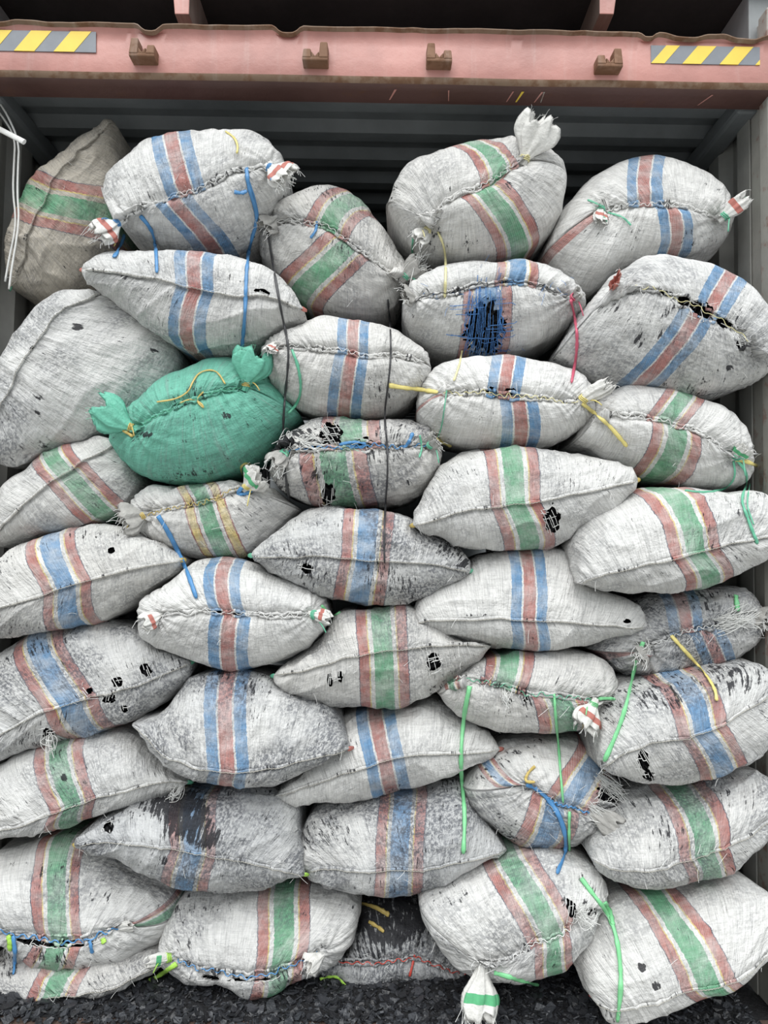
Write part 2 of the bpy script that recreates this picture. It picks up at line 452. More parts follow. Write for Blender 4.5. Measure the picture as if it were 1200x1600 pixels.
# underside of the container stacked above: floor plate, cross member, two rails with pink end plates
m = MB(); m.box((-1.45, .05, zt + .24), (1.45, 4.0, zt + .30)); m.box((-1.45, 1.45, zt + .02), (1.45, 1.5, zt + .24))
tag(m.build('container_above', M['under']), 'black underside of the container stacked above the pink header', 'container')
upper = bpy.data.objects['container_above']
for s, px in ((-1, 284), (1, 948)):
    c = at(px, 22, .06); x = c[0]; z = c[2]
    k = MB(); wd = .022
    k.add([(x - wd, .06, z), (x + wd, .06, z), (x + wd + .016 * (s > 0), .06, zt + .24), (x - wd - .016 * (s < 0), .06, zt + .24),
           (x - wd - .03 * (s > 0), 1.4, z - .012), (x + wd + .03 * (s < 0), 1.4, z - .012), (x + wd, 1.4, zt + .24), (x - wd, 1.4, zt + .24)],
          [(0, 1, 2, 3), (5, 4, 7, 6), (1, 5, 6, 2), (4, 0, 3, 7), (4, 5, 1, 0), (3, 2, 6, 7)])
    k.m[0] = 1
    k.build('tunnel_rail', [M['beam'], M['header']], upper, bevel=.003)
for s in (-1, 1):
    m = MB(); xa, xb = sorted((s * 1.20, s * 1.40)); m.box((xa, .10, zt + .02), (xb, 1.6, zt + .24)); m.build('side_rail', M['grey'], upper, bevel=.004)

# ------------------------------------------------------------------ the sacks
NU, NH, NB = 132, 46, 12
NR = 2 * NH + NB            # ring size
BODIES = []                 # for ray casting later
def sack(d):
    Apx, lA = smooth_line(pp(d['A']), NU); Spx, lS = smooth_line(pp(d['S']), NU); Bpx, lB = smooth_line(pp(d['B']), NU)
    Y0, D = d.get('Y', .14), d.get('D', .17); sd = d['id'] * 17 + 3
    u = np.linspace(0, 1, NU); q = np.sqrt(np.clip(1 - (2 * u - 1) ** 2, 0, 1))
    tl = np.linalg.norm(Apx[0] - Spx[0]) < 14; tr = np.linalg.norm(Apx[-1] - Spx[-1]) < 14
    eL, eR = (.50 if tl else .80), (.50 if tr else .80)
    e0 = eL * (1 - u) + eR * u
    fS = e0 + (1 - e0) * q ** .9
    kL = eL * .95 if tl else .12; kR = eR * .95 if tr else .12
    fT = np.maximum(kL * np.exp(-u / .09), kR * np.exp(-(1 - u) / .09))
    yS = Y0 - D * fS; yT = Y0 - D * fT
    ph = np.linspace(0, PI / 2, NH + 1)
    ce = np.cos(ph) ** .88; se = np.sin(ph) ** .88
    S3 = at_arr(Spx, yS)
    def side(Tpx):
        adj = Tpx.copy()
        for it in range(4):
            T3 = at_arr(adj, yT)
            G = S3[:, None] + (T3 - S3)[:, None] * ce[None, :, None]
            G[:, :, 1] = yT[:, None] + (yS - yT)[:, None] * se[None]
            if it == 3: return T3, G
            pr = proj(G.reshape(-1, 3)).reshape(NU, NH + 1, 2)
            dv = Tpx - Spx; ln = np.linalg.norm(dv, axis=1) + 1e-6; dn = dv / ln[:, None]
            ov = ((pr - Spx[:, None]) * dn[:, None]).sum(-1).max(1) - ln
            adj = adj - dn * ov[:, None] * (ln / (ln + 8))[:, None]
            adj[0] = Tpx[0]; adj[-1] = Tpx[-1]
    TA, GA = side(Apx); TB, GB = side(Bpx)
    GA[0, :, :] = (GA[0] + GB[0]) / 2; GB[0] = GA[0]; GA[-1] = (GA[-1] + GB[-1]) / 2; GB[-1] = GA[-1]
    # back half: B contour round to the A contour
    Lb = d.get('L', .46)
    th = np.linspace(0, PI, NB + 1)[1:-1]
    Mid = (TA + TB) / 2; half = (TB - TA) / 2
    back = Mid[:, None] + half[:, None] * np.cos(th)[None, :, None]
    back[:, :, 1] = ((yT)[:, None] + (Lb * q ** .7 + .004)[:, None] * np.sin(th)[None] ** .7)
    P = np.concatenate((GA, GB[:, ::-1][:, 1:], back), 1)                # NU, NR
    nr = P.shape[1]
    # metric cloth coordinates
    seg = np.linalg.norm(np.diff(P, axis=1, append=P[:, :1]), axis=-1)
    cum = np.concatenate((np.zeros((NU, 1)), np.cumsum(seg, 1)[:, :-1]), 1)
    Vm = cum - cum[:, NH:NH + 1]
    ux = np.linalg.norm(np.diff(S3, axis=0), axis=1).sum()
    Um = np.broadcast_to((u * ux)[:, None], Vm.shape)
    nonflat = np.broadcast_to(np.minimum(1, np.minimum(u, 1 - u) / .05)[:, None], Vm.shape)
    # normals
    du = np.gradient(P, axis=0); dv = np.roll(P, -1, 1) - np.roll(P, 1, 1)
    Nn = np.cross(dv, du); Nn /= np.linalg.norm(Nn, axis=-1)[..., None] + 1e-9
    ctr = P.reshape(-1, 3).mean(0)
    if (Nn * (P - ctr)).sum() < 0: Nn = -Nn
    X, Yc, Z = P[..., 0], P[..., 1], P[..., 2]
    s3 = sd * 7.3
    disp = noise(X * 7 + s3, Yc * 7, Z * 7, sd) * .011 + noise(X * 17 + s3, Yc * 17, Z * 17, sd + 1) * .0068 + noise(X * 45 + s3, Yc * 45, Z * 45, sd + 2) * .0024
    tied = d['seam'] == 'lace'
    aV = np.abs(Vm); front = np.exp(-(np.maximum(aV - .30, 0) / .05) ** 2)
    if tied:
        rid = 1 - np.abs(noise(Um * 34 + s3, Vm * 4, 0, sd + 3)); rid2 = 1 - np.abs(noise(Um * 62 + s3, Vm * 6, 0, sd + 4))
        disp += (rid ** 3 * .009 + rid2 ** 3 * .005) * np.exp(-aV / .07)
        disp -= .014 * np.exp(-(Vm / .017) ** 2)
        for ue in (0.0, 1.0):
            inner = (not tl) if ue == 0 else (not tr)
            K = S3[0] if ue == 0 else S3[-1]
            dx, dz = X - K[0], Z - K[2]; rr = np.sqrt(dx * dx + dz * dz + .3 * (Yc - K[1]) ** 2); an = np.arctan2(dz, dx)
            dd = (np.sin(an * 13 + noise(an * 2, rr * 9, 0, sd + 5) * 3) * .5 + np.sin(an * 22 + s3) * .3) * np.exp(-rr / .075) * np.minimum(1, rr / .02)
            disp += dd * (.008 if inner else .004)
            disp -= (.018 if inner else 0) * np.exp(-(rr / .03) ** 2)
    else:
        rid = 1 - np.abs(noise(Um * 20 + s3, Vm * 3.0, 0, sd + 3))
        disp += rid ** 4 * .0062 * np.exp(-aV / .14)
        rid = 1 - np.abs(noise(Um * 9 + s3 + Vm * 6, Vm * 9, 0, sd + 6))
        disp += rid ** 6 * .007
        disp += .0042 * np.exp(-(np.maximum(-Vm, 0) / .03) ** 2) * (Vm <= 1e-6) - .0045 * np.exp(-(np.maximum(Vm, 0) / .013) ** 2) * (Vm > 1e-6)
    if d.get('rough'):
        disp += noise(Um * 55 + s3, Vm * 55, 0, sd + 8) * .004 * d['rough']
    P = P + Nn * (disp * nonflat * front)[..., None]
    # sacks press flat against the side walls and the floor
    inside = P[..., 1] > .005
    lim = XW - .006
    P[..., 0] = np.where(inside, np.clip(P[..., 0], -lim, XWR - .006), P[..., 0])
    P[..., 2] = np.maximum(P[..., 2], .004)
    # stripe coordinate
    def frac(poly, x, y):
        return np.linspace(0, 1, NU)[np.argmin(((poly - (x, y)) ** 2).sum(1))]
    tpar = np.concatenate((np.linspace(-1, 0, NH + 1), np.linspace(0, 1, NH + 1)[1:], np.ones(NB // 2) , -np.ones(NB - 1 - NB // 2)))
    kA = np.concatenate((ce, np.zeros(NH), np.ones(NB - 1))); kB = np.concatenate((np.zeros(NH + 1), ce[::-1][1:], np.ones(NB - 1)))
    s1 = np.full(P.shape[:2], 9.0); s2 = np.full(P.shape[:2], 9.0)
    def lay(up, lo):
        s = np.full(P.shape[:2], 9.0)
        if up:
            ua, us = frac(Apx, up[0], up[1]), frac(Spx, up[2], up[3]); k = kA
            uc = us + (ua - us) * k; Lk = lS + (lA - lS) * k
            val = (u[:, None] - uc[None]) * Lk[None] / (up[4] / 2); s = np.where(tpar[None] <= 0, val, s)
        if lo:
            us, ub = frac(Spx, lo[0], lo[1]), frac(Bpx, lo[2], lo[3]); k = kB
            uc = us + (ub - us) * k; Lk = lS + (lB - lS) * k
            val = (u[:, None] - uc[None]) * Lk[None] / (lo[4] / 2); s = np.where(tpar[None] > 0, val, s)
        return s
    if d.get('up') or d.get('lo'): s1 = lay(d.get('up'), d.get('lo'))
    if d.get('side'): s2 = lay(*d['side'])
    pr = proj(P.reshape(-1, 3)).reshape(NU, nr, 2)
    soot = np.zeros(P.shape[:2])
    for (cx, cy, rx, ry, amt) in d.get('soot', ()):
        r2 = ((pr[..., 0] - cx) / rx) ** 2 + ((pr[..., 1] - cy) / ry) ** 2
        soot = np.maximum(soot, amt * np.clip(1.35 - r2 * .9, 0, 1))
    if d.get('dirt', .3) >= .41:
        tt = np.clip((-tpar - .30) / .6, 0, 1); soot = np.maximum(soot, (d['dirt'] * .85 * tt)[None] * (.8 + .4 * noise(Um * 9, Vm * 9, 0, sd + 33)))
    # faces, with both end columns folded shut
    idx = np.arange(NU * nr).reshape(NU, nr).copy()
    for c in (0, NU - 1):
        for j in range(NH): idx[c, 2 * NH - j] = idx[c, j]
        for i in range(1, NB):
            if i < NB - i: idx[c, 2 * NH + NB - i] = idx[c, 2 * NH + i]
    j1 = (np.arange(nr) + 1) % nr
    quads = np.stack((idx[:-1], idx[1:], idx[1:][:, j1], idx[:-1][:, j1]), -1)
    # holes
    keep = np.ones((NU - 1, nr), bool); fc = (pr[:-1] + pr[1:] + pr[:-1][:, j1] + pr[1:][:, j1]) / 4
    frontf = np.zeros(nr, bool); frontf[:2 * NH] = True
    coal = np.zeros((NU - 1, nr), bool); snaps = []
    ang = d.get('ang', 0.0)
    for hi, h in enumerate(d.get('holes', ())):
        cx, cy, rx, ry = h[:4]; a = math.radians(h[4]) if len(h) > 4 else 0
        ex, ey = fc[..., 0] - cx, fc[..., 1] - cy
        ex, ey = ex * math.cos(a) + ey * math.sin(a), -ex * math.sin(a) + ey * math.cos(a)
        r = np.sqrt((ex / rx) ** 2 + (ey / ry) ** 2)
        jag = 1 + .30 * noise(fc[..., 0] * .22, fc[..., 1] * .22, 0, sd + hi)
        gone = (r < jag) & frontf[None]
        keep &= ~gone; coal |= (r < 1.9) & frontf[None]
        snaps.append((cx, cy, rx, ry, a, sd + hi, gone))
    for (cx, cy, rx, ry, a, ns, gone) in snaps:
        if not gone.any(): continue
        gv = np.zeros(NU * nr, bool); gv[quads[gone].ravel()] = True
        kv = np.zeros(NU * nr, bool); kv[quads[keep].ravel()] = True
        bnd = np.nonzero(gv & kv)[0]; Pf = P.reshape(-1, 3); prf = pr.reshape(-1, 2)
        ex, ey = prf[bnd, 0] - cx, prf[bnd, 1] - cy
        ex, ey = ex * math.cos(a) + ey * math.sin(a), -ex * math.sin(a) + ey * math.cos(a)
        r = np.sqrt((ex / rx) ** 2 + (ey / ry) ** 2); jag = 1 + .30 * noise(prf[bnd, 0] * .22, prf[bnd, 1] * .22, 0, ns)
        cen = Pf[np.argmin(((prf - (cx, cy)) ** 2).sum(1) + 1e6 * (np.arange(NU * nr) % nr > 2 * NH))].copy()
        k = np.clip(jag / np.maximum(r, .2), .75, 1.3)[:, None]
        Pf[bnd] = cen + (Pf[bnd] - cen) * k
    quads_k = quads[keep]
    root = bpy.data.objects.new('woven_sack', None); C.objects.link(root)
    base = Vector((float(P[..., 0].mean()), float(Y0), float(P[..., 2].min()))); root.location = base
    root.empty_display_size = .1
    tag(root, d['label'], 'sack', 'woven sacks stacked in the container')
    off = np.array(base)
    Pl = (P - off).reshape(-1, 3)
    used = np.unique(quads_k); remap = -np.ones(NU * nr, int); remap[used] = np.arange(len(used))
    q2 = remap[quads_k]
    fl = []
    for f in q2:
        g = [int(f[0])]
        for x in f[1:]:
            if int(x) not in g: g.append(int(x))
        if len(g) > 2: fl.append(g)
    me = bpy.data.meshes.new('sack_body'); me.from_pydata(Pl[used].tolist(), [], fl)
    me.polygons.foreach_set('use_smooth', [True] * len(me.polygons)); me.update()
    def put(nm, arr):
        a = me.attributes.new(nm, 'FLOAT_VECTOR', 'POINT'); a.data.foreach_set('vector', arr.reshape(-1, 3)[used].astype(np.float32).ravel())
    put('stripe', np.stack((s1, s2, soot), -1)); put('cloth', np.stack((Um + d['id'] * 3.1, Vm + d['id'] * 1.7, np.zeros_like(Um)), -1))
    body = link('sack_body', me, M[d['pat']], root)
    body['dirt'] = float(d.get('dirt', .3)); body['tone'] = float(d.get('tone', 0.0)); body['seed'] = float(d['id'])
    BODIES.append((P.reshape(-1, 3), [tuple(int(x) for x in f) for f in quads.reshape(-1, 4)]))
    def surf(px, py):
        k = np.argmin(((pr[:, :2 * NH + 1] - (px, py)) ** 2).sum(-1)); i, j = divmod(int(k), 2 * NH + 1); return i, j
    # charcoal showing through the tears
    if coal.any():
        cq = quads[coal]; us = np.unique(cq); rm = -np.ones(NU * nr, int); rm[us] = np.arange(len(us))
        jit = (rng.random((len(us), 1)) * .022 + .012)
        pos = (P.reshape(-1, 3)[us] - Nn.reshape(-1, 3)[us] * jit) - off
        fl = []
        for f in rm[cq]:
            g = []
            for x in f:
                if int(x) not in g: g.append(int(x))
            if len(g) > 2: fl.append(g)
        me2 = bpy.data.meshes.new('charcoal_filling'); me2.from_pydata(pos.tolist(), [], fl); me2.update()
        tag(link('charcoal_filling', me2, M['coal'], root), kind='stuff')
    # loose threads across the tears
    tb = MB(); lr = random.Random(sd)
    for h in d.get('holes', ()):
        cx, cy, rx, ry = h[:4]; n = h[5] if len(h) > 5 else max(3, int((rx + ry) / 3))
        for k in range(n):
            i, j = surf(cx + lr.uniform(-1.1, 1.1) * rx, cy + lr.uniform(-1.1, 1.1) * ry)
            ln = lr.uniform(.7, 1.5); pts = []
            along_v = lr.random() < .68
            nn = max(4, int((ry if along_v else rx) / 1.6)); dr = lr.uniform(-.14, .14)
            for t in range(-nn // 2, nn // 2 + 1, 2):
                jj = j + int(t * ln) if along_v else j + int(t * dr); ii = i + int(t * dr) if along_v else i + int(t * ln)
                if 0 < ii < NU - 1 and 0 < jj < 2 * NH:
                    pts.append(P[ii, jj] + Nn[ii, jj] * (.002 + lr.uniform(-.003, .004)) - off)
            if len(pts) > 2: tb.tube(np.array(pts), lr.uniform(.0006, .0011), 4)
    # stray fibres along the seam and on the surface
    for k in range(d.get('fray', 6)):
        i = lr.randrange(4, NU - 4); j = NH + int(lr.gauss(0, 4 if lr.random() < .7 else 20)); j = max(2, min(2 * NH - 2, j))
        p = P[i, j] + Nn[i, j] * .002 - off; v = np.array((lr.uniform(-1, 1), -.35, lr.uniform(-1.2, .5))); v /= np.linalg.norm(v)
        L = lr.uniform(.010, .034); c = np.array((lr.uniform(-1, 1), 0, lr.uniform(-1, .2))) * L * .4
        tb.tube(np.array([p + v * L * t + c * t * t for t in (0, .3, .65, 1)]), .0005, 3)
    if tb.v: tag(tb.build('loose_threads', M[d.get('thr', 'thread_white')], root), kind='stuff')
    # seam
    lo_i, hi_i = 2, NU - 2
    SP = P[lo_i:hi_i, NH] - off; SN = Nn[lo_i:hi_i, NH]; n = len(SP)
    tanv = np.gradient(SP, axis=0); tanv /= np.linalg.norm(tanv, axis=1)[:, None] + 1e-9
    bi = np.cross(SN, tanv)
    if bi[n // 2, 2] < 0 : bi = -bi           # towards the A side (up)
    arc = np.linspace(0, ux, n)
    sb = MB()
    def ribbon(cen, rb, rn, m=0):
        vs = []; K = 6
        for k in range(n):
            w_ = min(1, k / 5 + .15, (n - 1 - k) / 5 + .15)
            for i in range(K):
                a = 2 * PI * i / K; vs.append(cen[k] + bi[k] * rb[k] * math.cos(a) * w_ + SN[k] * rn[k] * math.sin(a) * w_)
        sb.add(vs, [(k * K + i, k * K + (i + 1) % K, (k + 1) * K + (i + 1) % K, (k + 1) * K + i) for k in range(n - 1) for i in range(K)] + [tuple(range(K)), tuple((n - 1) * K + i for i in range(K))], m)
    def seam_obj(nrib):
        o_ = sb.build('seam', M[d['pat']], root, smooth=True); K = 6
        sa = np.stack((s1[lo_i:hi_i, NH], s2[lo_i:hi_i, NH], np.full(n, .42) + .3 * noise(arc * 30, 2, 0, sd + 21)), -1)
        ca = np.stack((arc + d['id'] * 3.1, np.zeros(n), np.zeros(n)), -1)
        for nm, arr in (('stripe', sa), ('cloth', ca)):
            full = np.tile(np.repeat(arr, K, axis=0), (nrib, 1))
            if nm == 'cloth': full[:, 1] = np.tile(np.arange(K) * .002, n * nrib) + d['id'] * 1.7
            a_ = o_.data.attributes.new(nm, 'FLOAT_VECTOR', 'POINT'); a_.data.foreach_set('vector', full.astype(np.float32).ravel())
        for kk in ('dirt', 'tone', 'seed'): o_[kk] = body[kk]
        return o_
    if not tied:
        wob = noise(arc * 22, 0, 0, sd + 11) * .003
        cen = SP + SN * .0018 + bi * (wob - .001)[:, None]
        ribbon(cen, .0048 + noise(arc * 40, 0, 0, sd + 12) * .0022, .0019 + np.abs(noise(arc * 55, 4, 0, sd + 15)) * .0016)
        sm_ = seam_obj(1)
        st = MB(); k0 = 0
        zz = np.array([SP[k] + SN[k] * (.0042 + .0008 * (k % 2)) + bi[k] * (wob[k] - .0035 + (.0009 if k % 2 else -.0009)) for k in range(2, n - 2)])
        st.tube(zz, .0008, 4); st.build('stitching', M['seam_t'], sm_)
    else:
        wv = noise(arc * 60, 0, 0, sd + 13); wv2 = noise(arc * 60, 5, 0, sd + 14)
        gap = .0028 + .004 * np.clip(noise(arc * 14, 9, 0, sd + 16), 0, 1)
        spx = pr[lo_i:hi_i, NH]
        for h in d.get('holes', ()):
            e = spx - (h[0], h[1])
            if np.sqrt((e ** 2).sum(1)).min() < 9:
                q_ = np.clip(1 - ((e[:, 0]) / (h[2] * 1.25)) ** 2, 0, 1); gap = np.maximum(gap, np.sqrt(q_) * h[3] / 540)
        wob = noise(arc * 25, 7, 0, sd + 17) * .006
        ribbon(SP + SN * (.0065 + wv * .0035)[:, None] + bi * (wob + gap + .002 + wv2 * .003)[:, None], .0036 + np.abs(wv) * .0025, .0030 + wv2 * .001)
        ribbon(SP + SN * (.006 + wv2 * .0035)[:, None] + bi * (wob - gap - .001 - wv * .003)[:, None], .0036 + np.abs(wv2) * .0025, .0028 + wv * .001)
        sm_ = seam_obj(2)
        st = MB(); step = d.get('lstep', 4); amp = d.get('lamp', .012); zz = []
        for c, k in enumerate(range(1, n - 1, step)):
            sg = 1 if c % 2 else -1
            zz.append(SP[k] + SN[k] * (.0105 + lr.uniform(-.002, .002)) + bi[k] * (wob[k] + sg * amp * lr.uniform(.3, 1.15)))
        zz, _ = smooth_line(zz, len(zz) * 3, 1)
        st.tube(zz, d.get('lr', .0011), 4); st.build('lacing', M[d.get('lace', 's_white')], sm_)
    # coloured corner tips on the sewn ends
    for side_, c in enumerate(d.get('tips', ())):
        if not c: continue
        K = S3[0] if side_ == 0 else S3[-1]; K2 = S3[6] if side_ == 0 else S3[-7]
        v = K - K2; v /= np.linalg.norm(v); tbm = MB()
        pts = np.array([K - v * .012, K - v * .004, K + v * .006, K + v * .014]) - off; pts[:, 1] -= .003
        tbm.tube(pts, [.006, .0075, .0065, .0045], 8, 0, .4)
        tbm.build('corner_tip', M[c], root, smooth=True)
    d['root'] = root; d['off'] = off
    return root

BVH = None
def make_bvh():
    global BVH
    vs, fs, n = [], [], 0
    for v, f in BODIES:
        vs += v.tolist(); fs += [tuple(i + n for i in q) for q in f]; n += len(v)
    BVH = BVHTree.FromPolygons(vs, fs)
def hit(px, py, dflt=.1):
    d = ray(px, py); d = d / np.linalg.norm(d)
    r = BVH.ray_cast(Vector(CAM), Vector(d), 4.0)
    if r[0] is None: return at(px, py, dflt)
    return np.array(r[0])

def ear(d, bx, by, tx, ty, wpx, mat='earcloth', band=None, neck=.010, curl=0.0, tie=None, fray=10, lift=.035, seed=1):
    """gathered tuft of cloth: base pixel, tip pixel, width in pixels"""
    root, off = d['root'], d['off']; lr = random.Random(seed + d['id'] * 31)
    b = hit(bx, by, d.get('Y', .14) - .1); Yt = b[1] - lift
    tip = at(tx, ty, Yt); ax = tip - b; Lg = np.linalg.norm(ax); ax /= Lg
    sdv = np.cross(ax, (0, -1, 0)); sdv /= np.linalg.norm(sdv); nv = np.cross(sdv, ax)
    W = wpx / 2 * (Yt - CAM[1]) / F
    K, NN = 14, 40; vs = []; phs = lr.uniform(0, 6)
    def ring(t, shrink=1.0):
        c = b - ax * .012 + ax * (Lg + .012) * t + sdv * curl * t * t * Lg
        e = min(1, max(0, (t - .08) / .6)); e = e * e * (3 - 2 * e)
        ww = neck + (W - neck) * e; hh = neck * .9 + (W * .34 - neck * .9) * e
        if t > .85: ww *= 1 - .12 * (t - .85) / .15
        out = []
        for i in range(NN):
            a = 2 * PI * i / NN
            ru = 1 + (.20 * math.sin(3 * a + phs + 2 * t) + .20 * math.sin(7 * a + 2 * phs + 3 * t) + .13 * math.sin(12 * a + phs)) * (.5 + .7 * t)
            p = c + (sdv * ww * math.cos(a) + nv * hh * math.sin(a)) * ru * shrink
            if t > .8: p = p + ax * Lg * (.14 * math.sin(3 * a + phs) + .08 * math.sin(8 * a)) * (t - .8) / .2
            out.append(p - off)
        return out
    for k in range(K): vs += ring(k / (K - 1))
    vs += ring(.93, .80); vs += ring(.72, .55); vs += ring(.5, .25)
    m = MB(); KK = K + 3
    fs = [(k * NN + i, k * NN + (i + 1) % NN, (k + 1) * NN + (i + 1) % NN, (k + 1) * NN + i) for k in range(KK - 1) for i in range(NN)]
    fs.append(tuple((KK - 1) * NN + i for i in range(NN)))
    m.add(vs, fs); o = m.build('gathered_ear', M[mat], root, smooth=True)
    if band:
        bb = MB(); vs = []
        t0, t1 = .55, .74
        for k in range(5): vs += [np.array(p) for p in ring(t0 + (t1 - t0) * k / 4, 1.03)]
        hn = NN // 2
        fs = [(k * NN + i, k * NN + (i + 1) % NN, (k + 1) * NN + (i + 1) % NN, (k + 1) * NN + i) for k in range(4) for i in range(int(NN * .12), int(NN * .62))]
        bb.add(vs, fs); bb.build('printed_band', M[band], o, smooth=True)
    if tie:
        tm = MB()
        rr = neck * 1.25
        pts = [b + ax * (.003 + .0045 * a / 6.28 + .002 * math.sin(2 * a)) + (sdv * math.cos(a) + nv * math.sin(a)) * rr - off for a in np.linspace(0, 6 * PI, 46)]
        v = np.array((lr.uniform(-1, 1), -.8, lr.uniform(-1, .6))); v /= np.linalg.norm(v)
        pts += [pts[-1] + v * .04 * t + np.array((0, 0, -.025)) * t * t for t in (.25, .5, .75, 1)]
        tm.tube(np.array(pts), .0019, 5)
        tm.build('tie_cord', M[tie], o, smooth=True)
    if fray:
        fm = MB(); e = ring(1.0)
        for k in range(fray):
            p = np.array(e[lr.randrange(NN)]); v = ax + np.array((lr.uniform(-.8, .8), lr.uniform(-.5, .2), lr.uniform(-.8, .6))); v /= np.linalg.norm(v); L = lr.uniform(.008, .03)
            fm.tube(np.array([p - v * .004, p + v * L * .5, p + v * L + np.array((lr.uniform(-.3, .3), 0, -.3)) * L]), .0006, 3)
        tag(fm.build('frayed_threads', M['thread_white' if mat != 'eargreen' else 's_teal'], o), kind='stuff')
    return o

def strands(d, bx, by, tx, ty, spread, n=30, mat='thread_white', r=.0009, sag=.012):
    root, off = d['root'], d['off']; lr = random.Random(int(bx * 7 + by)); m = MB()
    b = hit(bx, by)
    for k in range(n):
        b2 = hit(bx + lr.gauss(0, 3), by + lr.gauss(0, spread * .25)); f = lr.uniform(.5, 1.1)
        e = at(bx + (tx - bx) * f + lr.gauss(0, spread * .3), by + (ty - by) * f + lr.gauss(0, spread * .45), b[1] - lr.uniform(-.005, .035))
        c = np.array((lr.gauss(0, .008), -.008, lr.gauss(-sag * .3, sag)))
        pts = np.array([b2 + (e - b2) * t + c * math.sin(PI * t) * (1.2 - t * .4) for t in np.linspace(0, 1, 7)]) - off
        m.tube(pts, r * lr.uniform(.6, 1.3), 4)
    return tag(m.build('loose_threads', M[mat], root), kind='stuff')

def cord(d, pts, mat, r=.003, flat=.35, name='tie_string', parent=None, gapoff=.006, taper=True, label=None, sm=True):
    """string lying over or hanging in front of the sacks: follows their surface"""
    P2, L = smooth_line(pp(pts) if isinstance(pts, str) else pts, max(8, int(len(pp(pts) if isinstance(pts, str) else pts) * 7)), 2)
    H = np.array([hit(x, y, .15) for x, y in P2]); Y = H[:, 1] - gapoff
    Ys = Y.copy()
    for it in range(4):
        a = np.r_[Ys[:1], Ys, Ys[-1:]]; Ys = np.minimum(Y, (a[:-2] + a[1:-1] + a[2:]) / 3)
    Q = np.array([at(x, y, yy) for (x, y), yy in zip(P2, Ys)])
    n = len(Q); rr = np.full(n, r) * (1 + .25 * noise(np.arange(n) * .6, 0, 0, int(P2[0, 0]) % 97))
    if taper: rr[-1] *= .6
    m = MB()
    if d is not None: m.tube(Q - d['off'], rr, 6, 0, flat); return m.build(name, M[mat], parent or d['root'], smooth=True)
    b0 = Q[-1]; m.tube(Q - b0, rr, 6, 0, flat)
    o = m.build(name, M[mat], None, smooth=True); o.location = b0; return o

